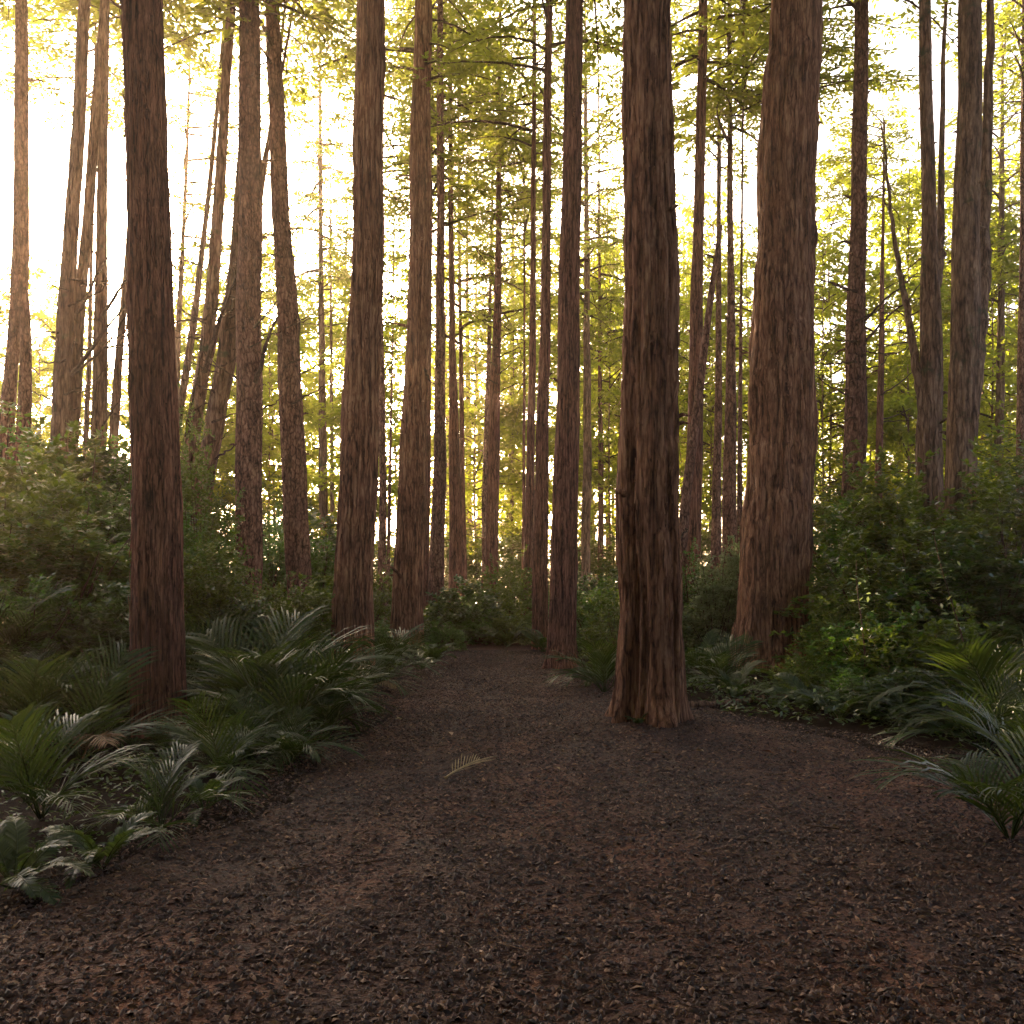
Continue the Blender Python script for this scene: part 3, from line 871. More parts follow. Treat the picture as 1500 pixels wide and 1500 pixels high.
for key, d, poly, r0 in (
    ('upright fluted cypress', 18.6, [(146, 470), (165, 440), (185, 410), (200, 385)], 0.045),
    ('slim half of the fused', 18.2, [(104, 550), (135, 510), (160, 475), (186, 442)], 0.05),
    ('slim half of the fused', 18.0, [(108, 470), (125, 440), (140, 405), (162, 372)], 0.035),
    ('upright fluted cypress', 18.4, [(143, 640), (158, 610), (172, 590)], 0.03),
    ('upright fluted cypress', 18.2, [(107, 550), (140, 520), (165, 492), (184, 462)], 0.03),
    ('leaning ribbed cypress', 19.0, [(300, 545), (318, 480), (335, 430), (350, 395)], 0.055),
    ('leaning ribbed cypress', 19.0, [(318, 470), (335, 455), (352, 450)], 0.03),
    ('leaning ribbed cypress', 18.7, [(310, 620), (330, 610), (349, 605)], 0.03),
    ('leaning ribbed cypress', 18.6, [(315, 672), (332, 660), (350, 650)], 0.03),
    ('leaning ribbed cypress', 18.6, [(265, 690), (290, 686), (315, 680)], 0.03),
    ('leaning sunlit cypress', 19.6, [(272, 640), (282, 585), (292, 530), (303, 490)], 0.04),
    ('rosy straight', 18.6, [(375, 560), (388, 510), (397, 480), (408, 462)], 0.05),
    ('rosy straight', 18.4, [(372, 480), (390, 460), (405, 440)], 0.03),
    ('tilted dark', 20.9, [(437, 548), (436, 480), (433, 420), (430, 375)], 0.06),
    ('scaly straight', 18.6, [(1268, 470), (1290, 445), (1320, 420), (1345, 400)], 0.03),
    ('scaly straight', 18.6, [(1268, 500), (1295, 470), (1330, 440), (1352, 412)], 0.03),
    ('trunk splitting', 17.8, [(1358, 690), (1350, 600), (1343, 545), (1336, 495), (1330, 450), (1318, 400), (1311, 350), (1303, 290), (1299, 230), (1290, 180)], 0.11),
    ('trunk splitting', 18.0, [(1368, 440), (1374, 410), (1376, 380), (1377, 350), (1379, 250), (1382, 120), (1386, -20), (1390, -160)], 0.13),
    ('heavy double-ridged', 16.3, [(1411, 690), (1424, 600), (1430, 500), (1438, 420), (1441, 350), (1446, 220), (1450, 60), (1454, -100), (1456, -260)], 0.22),
    ('massive fluted', 9.5, [(990, 790), (1002, 783), (1008, 771)], 0.012),
    ('knobbly tapering', 21.2, [(622, 540), (628, 556), (636, 562)], 0.03),
):
    side_branch(key, d, poly, r0)
# dead lower branches of the sunlit cypresses and the pines
gs = np.random.default_rng(15)
for key, d, (xa, ya), (xb, yb), cnt in (
    ('thick half of the fused', 18.3, (104, 370), (92, 600), 7), ('slim half of the fused', 18.6, (122, 370), (106, 600), 7),
    ('upright fluted cypress', 18.8, (149, 370), (145, 640), 9), ('thin bowed cypress', 19.9, (186, 380), (168, 620), 6),
    ('leaning sunlit cypress', 19.8, (314, 370), (280, 640), 9), ('leaning ribbed cypress', 19.3, (344, 380), (305, 650), 11),
    ('rosy straight', 18.8, (366, 370), (365, 640), 10), ('tilted dark', 20.3, (414, 370), (430, 640), 8),
    ('scaly straight', 18.8, (1257, 370), (1252, 640), 9), ('slender dark sapling', 23.9, (1292, 400), (1289, 640), 9)):
    for q in range(cnt):
        t = gs.random()
        x0, y0 = xa + (xb - xa) * t, ya + (yb - ya) * t
        sg = 1 if gs.random() < 0.6 else -1
        L = gs.uniform(18, 70)
        up = gs.uniform(-0.15, 0.75)
        b = gs.uniform(-0.1, 0.25)
        side_branch(key, d + gs.uniform(-0.1, 0.15), [(x0, y0), (x0 + sg * L * 0.35, y0 - L * up * 0.3), (x0 + sg * L * 0.7, y0 - L * up * 0.62), (x0 + sg * L, y0 - L * (up + b))], gs.uniform(0.014, 0.03))
# upswept bare branches of the young conifer
gs = np.random.default_rng(5)
for k in range(16):
    y0 = 380 + k * 13
    sg = 1 if k % 2 else -1
    L = gs.uniform(26, 58)
    side_branch('young conifer with bare', 26.7, [(728, y0), (728 + sg * L * 0.5, y0 - 12), (728 + sg * L, y0 - gs.uniform(14, 34))], 0.022)

# ------------------------------------------------------------------ glowing young trees behind
YOUNG = [crown_mesh('crown', 2.0 + 0.5 * s, 11.6, 3.3, 100, 300 + s, M['young'], shape=0.4, twigs=16, nleaf=15, leafL=0.235, leafW=0.105, e0=0.16, droop=0.34, gaps=0.38, wild=1.0, limb=0.6) for s in range(5)]
tmb = []
for s in range(2):
    mb = MB()
    zz = np.linspace(-0.3, 11.4, 16)
    mb.tube(np.stack([0.05 * np.sin(zz * 0.7 + s), 0.05 * np.cos(zz * 0.5 + s), zz], 1), 0.062 * (1 - 0.85 * (zz + 0.3) / 11.7), 8)
    tmb.append(mb.mesh('trunk', [M['grey']]))

YT = [  # px, distance, height, width scale
    (35, 40, 8.5, 0.9), (85, 36, 12, 0.9), (215, 42, 13, 1.0), (262, 34, 13.5, 0.85), (305, 45, 14, 1.1),
    (395, 38, 13, 0.9), (440, 44, 14, 1.0), (505, 40, 14, 1.0), (580, 36, 14, 0.9), (655, 42, 12, 0.9),
    (696, 36, 11, 1.0), (752, 38, 13.5, 1.0), (866, 40, 14.5, 1.0), (893, 33, 12.5, 0.85),
    (1005, 42, 14, 1.0), (1040, 34, 12, 0.85), (1075, 40, 14, 1.0), (1100, 33, 12.5, 0.8), (1205, 31, 11.5, 0.9), (1222, 42, 10.5, 1.0), (1310, 38, 10.5, 1.0), (1330, 30, 12.5, 0.9),
    (1385, 40, 13, 1.0), (1452, 30, 12.5, 0.95), (1490, 37, 14, 1.1), (545, 30, 9, 0.8), (1215, 33, 15, 1.1), (1318, 36, 15.5, 1.1), (1402, 32, 14.5, 1.0), (1478, 34, 15.5, 1.1), (1045, 39, 16, 1.1), (905, 42, 16, 1.2), (778, 38, 15, 1.0), (640, 40, 15.5, 1.0), (120, 42, 15, 1.0), (248, 46, 16, 1.0), (400, 42, 15, 1.1), (715, 47, 12, 1.1), (790, 45, 14.5, 1.2), (58, 31, 12.5, 0.8), (283, 33, 13.5, 0.8), (328, 37, 14, 0.9), (930, 44, 14, 1.0), (1150, 40, 14, 1.1), (1420, 46, 13, 1.1), (424, 51, 14, 1.2), (514, 48, 15, 1.1), (372, 50, 13, 1.0), (1275, 33, 7.5, 0.9), (1475, 44, 12, 1.0)]  # a few of the farthest were added to block sun streaks on the path
lm = sorted(LANDMARKS)


def gap_phrase(px):
    l = [p for x, p in lm if x <= px]
    r = [p for x, p in lm if x > px]
    if l and r:
        return (l[-1], r[0])
    return (l[-1], None) if l else (None, r[0])


def gap_labels(items, head):
    by = {}
    for it in sorted(items, key=lambda t: t[0]):
        by.setdefault(gap_phrase(it[0]), []).append(it)
    out = []
    words = {1: [''], 2: ['left ', 'right '], 3: ['left ', 'middle ', 'right '], 4: ['leftmost ', 'left middle ', 'right middle ', 'rightmost '],
             5: ['leftmost ', 'left middle ', 'middle ', 'right middle ', 'rightmost ']}
    for (a, b), its in by.items():
        ws_ = words.get(len(its)) or [o_ + ' from left: ' for o_ in ('first', 'second', 'third', 'fourth', 'fifth', 'sixth', 'seventh', 'eighth')]
        for it, w in zip(its, ws_):
            where = f'between {a} and {b}' if a and b else f'beyond {a or b}'
            out.append((it, f'{w}{head} {where}'))
    return out


for k, ((px, d, H, ws), lab) in enumerate(gap_labels([(a_, b_ * 1.12, c_ * (1.18 if a_ > 380 else 1.0), e_) for a_, b_, c_, e_ in YT], 'glowing leafy tree')):
    x = wx(px, d)
    root = thing('young_tree', (x, d, tz(x, d)), lab, 'tree', 'young trees glowing behind the trunks', rz=(k * 2.1) % 6.28, scale=(ws, ws, H / 11.5))
    link('trunk', tmb[k % 2], root)
    link('crown', YOUNG[k % 5], root)

# unseen redwoods behind and beside the viewer, added to shade the foreground
gs = np.random.default_rng(91)
for k in range(16):
    x, y = [(-7, -2), (7.5, -3), (-4, -6), (4.5, -7), (0, -10), (-10, -8), (10, -9), (-7, -13), (6, -14), (-1, -17), (-13, -3), (13, -2), (-9, 4), (9.5, 5), (-14, 9), (15, 9)][k]
    root = thing('redwood_tree', (x, y, tz(x, y)), 'tall unseen redwood added behind the viewer to shade the foreground', 'tree', 'unseen shading redwoods behind the viewer', rz=k * 1.1)
    zz = np.linspace(-0.3, 26, 12)
    if k < 2:
        mb = MB()
        mb.tube(np.stack([zz * 0, zz * 0, zz], 1), 0.42 * (1 - 0.8 * zz / 26), 14)
        rear_trunk = mb.mesh('trunk', [M['redwood']])
    link('trunk', rear_trunk, root)
    o = link('crown', CROWNS[k % 3], root, (0, 0, 12))
    o.scale = (1.7, 1.7, 1.15)

# far slim poles
FT = [(655, 60, 0), (700, 56, 0), (762, 58, 0), (868, 55, 0), (508, 52, 0), (1000, 56, 0), (1095, 60, 0), (1440, 46, 0)]
slim = []
for s in range(3):
    mb = MB()
    zz = np.linspace(-0.4, 22, 20)
    mb.tube(np.stack([0.1 * np.sin(zz * 0.3 + s), 0.1 * np.cos(zz * 0.27 + s), zz], 1), 0.2 * (1 - 0.75 * (zz + 0.4) / 22.4), 9)
    slim.append(mb.mesh('trunk', [M['grey']]))
for k, ((px, d, _), lab) in enumerate(gap_labels(FT, 'far slim pole')):
    x = wx(px, d)
    root = thing('slim_tree', (x, d, tz(x, d)), lab, 'tree', 'far slim trees in the haze', rz=k * 1.3)
    link('trunk', slim[k % 3], root)
    o = link('crown', CROWNS[k % 3], root, (0, 0, 13))
    o.scale = (0.9, 0.9, 0.85)

# ------------------------------------------------------------------ shrubs
def shrub_mesh(seed, leafmat, n_twig=420, per=20, leafL=0.062, leafW=0.036, wild=1.0, zs=1.0):
    """unit shrub: about 1 m radius, 1 m tall, ragged dome of leafy twigs"""
    gs = np.random.default_rng(seed)
    n_twig = int(n_twig * (0.55 + 0.45 * zs))
    mb = MB()
    st = MB()
    for k in range(16):
        a = gs.random() * 6.28
        e = gs.uniform(0.2, 0.9)
        top = np.array([math.cos(a) * e, math.sin(a) * e, gs.uniform(0.6, 1.1) * (1.15 - 0.5 * e)])
        s = np.linspace(0, 1, 6)[:, None]
        P = top * s ** np.array([1.3, 1.3, 0.9]) + np.array([math.cos(a), math.sin(a), 0]) * 0.05
        P += gs.normal(0, 0.015, P.shape)
        P[:, 2] *= zs
        P[0, 2] = -0.08
        st.tube(P, np.linspace(0.016, 0.005, 6), 5)
    th = gs.random(n_twig) * 6.28
    u = gs.random(n_twig)
    zc = u ** 0.8
    rr = np.sqrt(np.clip(1 - zc ** 2, 0, 1)) * 0.75 + 0.22
    bump = 0.82 + 0.28 * vnoise(th / 6.283, zc * 3.0 + 5, 6, seed + 1) * wild + gs.normal(0, 0.07 * wild, n_twig) + 0.10 * wild * (gs.random(n_twig) < 0.12)
    depth = 1 - 0.42 * gs.random(n_twig) ** 1.6
    C = np.stack([np.cos(th) * rr * bump * depth, np.sin(th) * rr * bump * depth, zc * bump * (0.75 + 0.25 * depth) * zs], 1)
    out = np.stack([np.cos(th) * (1.1 - zc), np.sin(th) * (1.1 - zc), 0.25 + zc * 0.8], 1) + gs.normal(0, 0.35, (n_twig, 3))
    out /= np.linalg.norm(out, axis=1)[:, None]
    tl = gs.uniform(0.14, 0.34, n_twig) * (0.7 + 0.3 * wild)
    tt = (np.arange(per)[None, :] + gs.random((n_twig, per))) / per
    pos = C[:, None, :] + out[:, None, :] * (tl[:, None] * tt)[..., None] - np.array([0, 0, 1.0]) * (0.10 * tt ** 2)[..., None]
    pos = pos.reshape(-1, 3) + gs.normal(0, 0.012, (n_twig * per, 3))
    ph = gs.random(n_twig * per) * 6.28
    D = np.repeat(out, per, 0) * 0.5 + np.stack([np.cos(ph), np.sin(ph), gs.normal(-0.1, 0.3, len(ph))], 1)
    Nn = UP + gs.normal(0, 0.36, D.shape)
    mb.leaves(pos, D, Nn, 1.15 * leafL * gs.uniform(0.6, 1.4, len(ph)), 1.45 * leafW * gs.uniform(0.7, 1.3, len(ph)), fold=0.1)
    return mb.mesh('foliage', [leafmat]), st.mesh('stem', [M['twig']])


M['shrub_fresh'] = leaf_material('fresh_shrub_leaf', (0.024, 0.050, 0.006), (0.058, 0.095, 0.011), (0.24, 0.32, 0.02), 0.42, 0.4, 0.45)
M['shrub_dark'] = leaf_material('dark_shrub_leaf', (0.010, 0.032, 0.008), (0.030, 0.065, 0.014), (0.14, 0.24, 0.025), 0.35, 0.28, 0.6)
ZS = (1.15, 2.0, 3.0)
SHRUBS = {z: [shrub_mesh(500, M['shrub'], zs=z), shrub_mesh(501, M['shrub_fresh'], 300, 24, 0.085, 0.040, 1.5, z), shrub_mesh(502, M['shrub'], 480, 20, 0.055, 0.028, 0.8, z),
              shrub_mesh(503, M['shrub_dark'], 360, 20, 0.075, 0.045, 1.2, z), shrub_mesh(504, M['shrub_fresh'], 420, 22, 0.064, 0.032, 1.7, z)] for z in ZS}
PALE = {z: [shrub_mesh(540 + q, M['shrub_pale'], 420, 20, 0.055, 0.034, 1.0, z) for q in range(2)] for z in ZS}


def shrub(px, d, ytop, rad, label, group, k, pale=False):
    x = wx(px, d)
    gz = tz(x, d)
    h = (wz(ytop, d) - gz) / 1.02
    zs = min(ZS, key=lambda q: abs(math.log(h / rad / q)))
    root = thing('leafy_shrub', (x, d, gz), label, 'shrub', group, rz=(k * 1.7) % 6.28, scale=(rad, rad, h / zs))
    f, s = (PALE if pale else SHRUBS)[zs][k % (2 if pale else 5)]
    link('foliage', f, root)
    link('stem', s, root)


gs = np.random.default_rng(92)
for k in range(34):  # two arcs of unseen shrubs, added to keep low skylight off the foreground
    ring = k % 17
    a = math.pi + math.pi * ring / 16.0
    rad_ = 7.5 if k < 17 else 10.5
    x, y = rad_ * math.cos(a) * 1.05, rad_ * math.sin(a) * 0.7 + (1.5 if k < 17 else 0)
    root = thing('shade_shrub', (x, y, tz(x, y)), 'tall dense shrub of the thicket behind the viewer', 'shrub', 'unseen shading shrubs behind the viewer', rz=k * 1.3,
                 scale=(1.9, 1.9, (gs.uniform(5.2, 6.8) if k < 17 else gs.uniform(7.5, 9.0)) / 3.0))
    link('foliage', SHRUBS[3.0][3 if k % 2 else 0][0], root)
    link('stem', SHRUBS[3.0][3 if k % 2 else 0][1], root)

GL, GR, GC = 'shrubs of the bank before the cypresses', 'shrubs of the bank by the heavy trunks', 'shrubs closing the end of the path'
for k, row in enumerate([
    (12, 17, 615, 1.5, 'tall rounded shrub under the two-legged pale tree, at the picture edge', GL),
    (70, 16, 655, 1.5, 'glinting shrub at the foot of the fused twin cypress', GL),
    (135, 15.5, 675, 1.4, 'tall shrub below the upright fluted cypress', GL),
    (185, 17, 690, 1.3, 'shrub peeking out from behind the big palm trunk', GL),
    (20, 12.5, 735, 1.3, 'shaded glossy shrub in front of the tall rounded one', GL),
    (95, 12.2, 745, 1.3, 'dark glossy shrub in the middle of the bank, before the fused twin cypress', GL),
    (160, 12.6, 770, 1.2, 'dark shrub touching the shaded side of the big palm trunk', GL),
    (45, 10.8, 860, 1.0, 'low dark shrub above the palm fronds near the edge', GL),
    (140, 10.9, 880, 0.9, 'lowest dark shrub between palms and big trunk', GL),
    (292, 15.5, 695, 0.75, 'arching shrub below the leaning cypress pair', GL),
    (290, 14.2, 740, 0.65, 'bushy shrub in front of the rosy straight trunk', GL),
    (300, 12.4, 810, 0.6, 'dark shrub just beyond the big palm trunk, sunless', GL),
    (392, 22.0, 768, 1.3, 'shrub between the rosy and the tilted trunk', GL),
    (345, 12.6, 880, 0.9, 'low dusky shrub above the biggest palm clump', GL),
    (410, 14.5, 885, 0.9, 'dusky shrub hiding the foot of the tilted trunk', GL),
    (468, 22.0, 785, 1.2, 'sun-touched shrub between tilted and stringy trunks', GL),
    (458, 15.4, 870, 1.0, 'dark shrub left of the stringy broad trunk foot', GL),
    (402, 24, 765, 1.5, 'leafy shrub glimpsed behind the gap of rosy and tilted trunks', GL),
    (478, 24, 778, 1.5, 'pale-topped shrub far behind the gap of tilted and stringy trunks', GL),
    (545, 22.5, 862, 0.9, 'small bright-topped shrub between stringy and knobbly trunks', GL),
    (553, 17, 905, 0.45, 'dim shrub right of the stringy broad trunk', GL),
    (230, 19, 665, 1.4, 'far shrub in the glare behind the big palm trunk', GL),
]):
    shrub(*row, k)
for k, row in enumerate([
    (640, 24, 885, 1.0, 'small shrub at the foot of the slender knotty trunk', GC),
    (652, 20, 915, 0.55, 'dark shrub bulging over the path edge by the knobbly trunk', GC),
    (688, 23, 862, 1.1, 'sunlit shrub at the far end of the path, left of the young conifer', GC),
    (740, 24.5, 852, 1.1, 'sunlit shrub behind the branchy young conifer', GC),
    (700, 22.2, 905, 0.8, 'low shadowed shrub closing the path below the young conifer', GC),
    (752, 22, 905, 0.7, 'small shadowed shrub left of the slim dark trunk', GC),
    (868, 19.5, 848, 0.9, 'leafy bush right of the dark flared trunk', GC),
    (890, 21.5, 835, 1.0, 'taller bush behind the fluted trunk, lit on top', GC),
    (905, 16.8, 890, 0.75, 'fresh green bush in front of the leafy one beside the fluted trunk', GC),
    (820, 25, 860, 0.9, 'bush glimpsed behind the dark flared trunk', GC),
]):
    shrub(*row, k + 1)
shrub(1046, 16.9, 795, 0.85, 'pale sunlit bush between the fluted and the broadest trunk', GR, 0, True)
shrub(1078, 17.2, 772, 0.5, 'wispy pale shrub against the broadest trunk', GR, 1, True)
for k, row in enumerate([
    (1012, 18.5, 815, 0.9, 'green bush behind the fluted trunk below the leaning stem', GR),
    (1035, 18.5, 868, 1.0, 'dark bush under the pale sunlit one', GR),
    (1205, 18.5, 735, 1.2, 'shrub emerging behind the broadest trunk', GR),
    (1265, 17.5, 728, 1.4, 'broad shrub round the foot of the scaly straight trunk', GR),
    (1325, 17, 708, 1.3, 'tall shrub between scaly and split-top trunks', GR),
    (1375, 18.4, 712, 1.2, 'tall shrub wrapping the double-ridged trunk', GR),
    (1462, 16, 700, 0.95, 'tallest shrub right of the double-ridged trunk', GR),
    (1492, 14.5, 712, 1.3, 'tall dark shrub cut by the edge beside the tallest one', GR),
    (1250, 15, 800, 0.95, 'shaded shrub next to the broadest trunk', GR),
    (1295, 14.4, 790, 1.2, 'shaded shrub below the scaly straight trunk', GR),
    (1350, 13.6, 815, 0.9, 'dark shrub in the hollow under the double-ridged trunk', GR),
    (1450, 13, 795, 1.2, 'dark shrub above the large spiky palm', GR),
    (1238, 13.2, 890, 0.6, 'low glossy shrub by the root-flared foot', GR),
    (1290, 12, 900, 0.9, 'low dark shrub above the mulch, mid bank', GR),
    (1350, 11.4, 915, 0.8, 'low dark shrub beside the spiky palms', GR),
    (1260, 10.9, 985, 0.6, 'small bright-leaved shrub at the mulch edge', GR),
    (1325, 10.4, 990, 0.6, 'small dark shrub at the mulch edge near palms', GR),
    (1190, 12, 975, 0.5, 'tiny shrub at the foot of the broadest trunk', GR),
    (1385, 9.6, 1055, 0.5, 'small mossy-green shrub in front of the large palm', GR),
]):
    shrub(*row, k + 2)

BK = [(505, 36, 790, 1.6), (548, 40, 800, 1.6), (585, 36, 805, 1.5), (640, 42, 790, 1.8), (690, 38, 805, 1.5), (735, 43, 780, 1.9), (775, 37, 805, 1.5), (848, 40, 785, 1.8), (885, 36, 800, 1.5),
      (1010, 40, 770, 1.8), (1060, 37, 765, 1.7), (455, 41, 745, 1.8), (395, 38, 735, 1.6), (325, 40, 690, 1.8), (1215, 36, 700, 1.6), (1335, 38, 690, 1.7), (1455, 36, 680, 1.7)]
for k, (it, lab) in enumerate(gap_labels(BK, 'distant sunlit shrub')):
    shrub(*it, lab, 'sunlit shrubs far behind the trunks', (1, 4)[k % 2])

# ------------------------------------------------------------------ undergrowth carpet (uncountable)
gs = np.random.default_rng(77)
n = 240000
ux = gs.uniform(-15, 16, n)
uy = 2.6 + 26.9 * gs.random(n) ** 1.25
off = ~on_path(ux, uy, -0.25 + 0.0)
dens = 0.5 + 0.5 * pnoise(ux, uy, 0.8, 31) + 0.3 * pnoise(ux, uy, 0.3, 32)
keep = off & (gs.random(n) < np.clip(dens + 0.15, 0, 1)) & (np.abs(ux) < uy * 0.66 + 1.0)
# bare mulch and dark hollow left of the path near the viewer
low = (ux > -4.5) & (ux < 0) & (uy < 9.0)
keep &= ~(low & (gs.random(n) < 0.05))
for tx, ty, tr in ((1.50, 9.3, 0.9), (0.89, 15.4, 1.0), (4.57, 15.0, 1.1), (-3.9, 9.5, 0.7), (-2.6, 14.1, 0.6), (-2.55, 21, 0.8)):
    keep &= ((ux - tx) ** 2 + (uy - ty) ** 2 > tr * tr) | (gs.random(n) < 0.06)
ux, uy, low = ux[keep], uy[keep], low[keep]
m_ = len(ux)
hh = (0.06 + 0.42 * gs.random(m_) ** 1.5) * np.clip(0.6 + 0.7 * pnoise(ux, uy, 0.7, 33), 0.15, 1.3) * np.where(low, 0.45, 1.0)
pos = np.stack([ux, uy, terr(ux, uy) + hh], 1)
ph = gs.random(m_) * 6.28
D = np.stack([np.cos(ph), np.sin(ph), gs.normal(0.0, 0.4, m_)], 1)
mb = MB()
mb.leaves(pos, D, UP + gs.normal(0, 0.5, (m_, 3)), gs.uniform(0.05, 0.13, m_) * np.where(uy < 7, 0.6, 1), gs.uniform(0.02, 0.05, m_) * np.where(uy < 7, 0.6, 1))
tag(link('undergrowth', mb.mesh('undergrowth', [M['under']])), 'low leafy undergrowth carpeting both banks', kind='stuff')

# ------------------------------------------------------------------ palms and ferns
def frond_mesh(seed, L, nl, ll, lw, e0, bend, mat_, twist=0.0, sag=0.35, fw=0.0):
    """arching pinnate frond; local x forwards, z up, base at origin"""
    gs = np.random.default_rng(seed)
    mb = MB()
    s = np.linspace(0, 1, 18)
    ang = e0 - bend * s ** 1.4
    ds = L / 17
    X = np.concatenate([[0], np.cumsum(np.cos(ang[:-1]) * ds)])
    Z = np.concatenate([[0], np.cumsum(np.sin(ang[:-1]) * ds)])
    Yc = twist * s ** 2 * L * 0.3
    P = np.stack([X, Yc, Z], 1)
    mb.tube(P, np.linspace(0.011, 0.003, 18) * (0.6 + L * 0.4), 5)
    tan = np.gradient(P, axis=0)
    tan /= np.linalg.norm(tan, axis=1)[:, None]
    for side in (-1, 1):
        for k in range(nl):
            u = 0.16 + 0.84 * (k + 0.5) / nl
            p = np.array([np.interp(u, s, P[:, q]) for q in range(3)])
            t = np.array([np.interp(u, s, tan[:, q]) for q in range(3)])
            nrm = np.cross(np.cross(t, UP), t)
            nrm /= np.linalg.norm(nrm) + 1e-9
            sd = np.cross(t, nrm) * side
            env = math.sin(math.pi * min(1, 0.12 + 0.86 * u)) ** 0.6
            l = ll * env * gs.uniform(0.82, 1.12)
            fwd = 0.55 + fw + 0.55 * u
            d = t * fwd + sd * (1.0 - 0.25 * u) + nrm * (0.25 + gs.normal(0, 0.08))
            d /= np.linalg.norm(d)
            wv = np.cross(d, sd)
            wv = t - d * np.dot(t, d)
            wv /= np.linalg.norm(wv) + 1e-9
            wv = wv + nrm * gs.normal(0.25, 0.2)
            w = lw * gs.uniform(0.8, 1.15)
            q1 = p + d * l * 0.4 - UP * sag * l * 0.10
            q2 = p + d * l * 0.75 - UP * sag * l * 0.38
            q3 = p + d * l * 0.98 - UP * sag * l * 0.75
            V = [p - wv * w * 0.3, p + wv * w * 0.3, q1 - wv * w * 0.5, q1 + wv * w * 0.5, q2 - wv * w * 0.38, q2 + wv * w * 0.38, q3]
            mb.add(V, [(0, 1, 3, 2), (2, 3, 5, 4)], [(4, 5, 6)])
    return mb.mesh('frond', [mat_])


FR = [frond_mesh(600 + k, 1.35, 17, 0.86, 0.026, R(78 - 8 * k), R(52 + 13 * k), M['palm'], twist=(-1) ** k * 0.5 * (k % 3), sag=0.34, fw=0.5) for k in range(5)]
FR_DRY = frond_mesh(620, 1.1, 26, 0.4, 0.018, R(40), R(70), M['dry'], sag=0.5)
FERN = [frond_mesh(640 + k, 0.9, 34, 0.17, 0.022, R(62 - 7 * k), R(85), M['fern'], twist=0.3 * (k - 1), sag=0.25) for k in range(3)]


def palm(name, px, d, size, nf, label, group, seed, fr=None, cat='palm', dry=0, bias=None, zadd=0.0):
    fr = fr or FR
    gs = np.random.default_rng(seed)
    x = wx(px, d)
    root = thing(name, (x, d, tz(x, d) + zadd), label, cat, group, rz=0, scale=(size,) * 3)
    for k in range(nf):
        a = k * 2.399 + gs.normal(0, 0.25) + seed
        me = fr[int(gs.integers(len(fr)))] if k >= dry else FR_DRY
        o = link('frond', me, root, (0.02 * math.cos(a), 0.02 * math.sin(a), 0.02))
        o.rotation_mode = 'ZYX'
        o.rotation_euler = (gs.normal(0, 0.2), gs.uniform(-0.25, 0.4) if k > nf * 0.35 else gs.uniform(-0.3, 0.0), a)
        s = gs.uniform(0.75, 1.15)
        o.scale = (s, s, s)
    return root


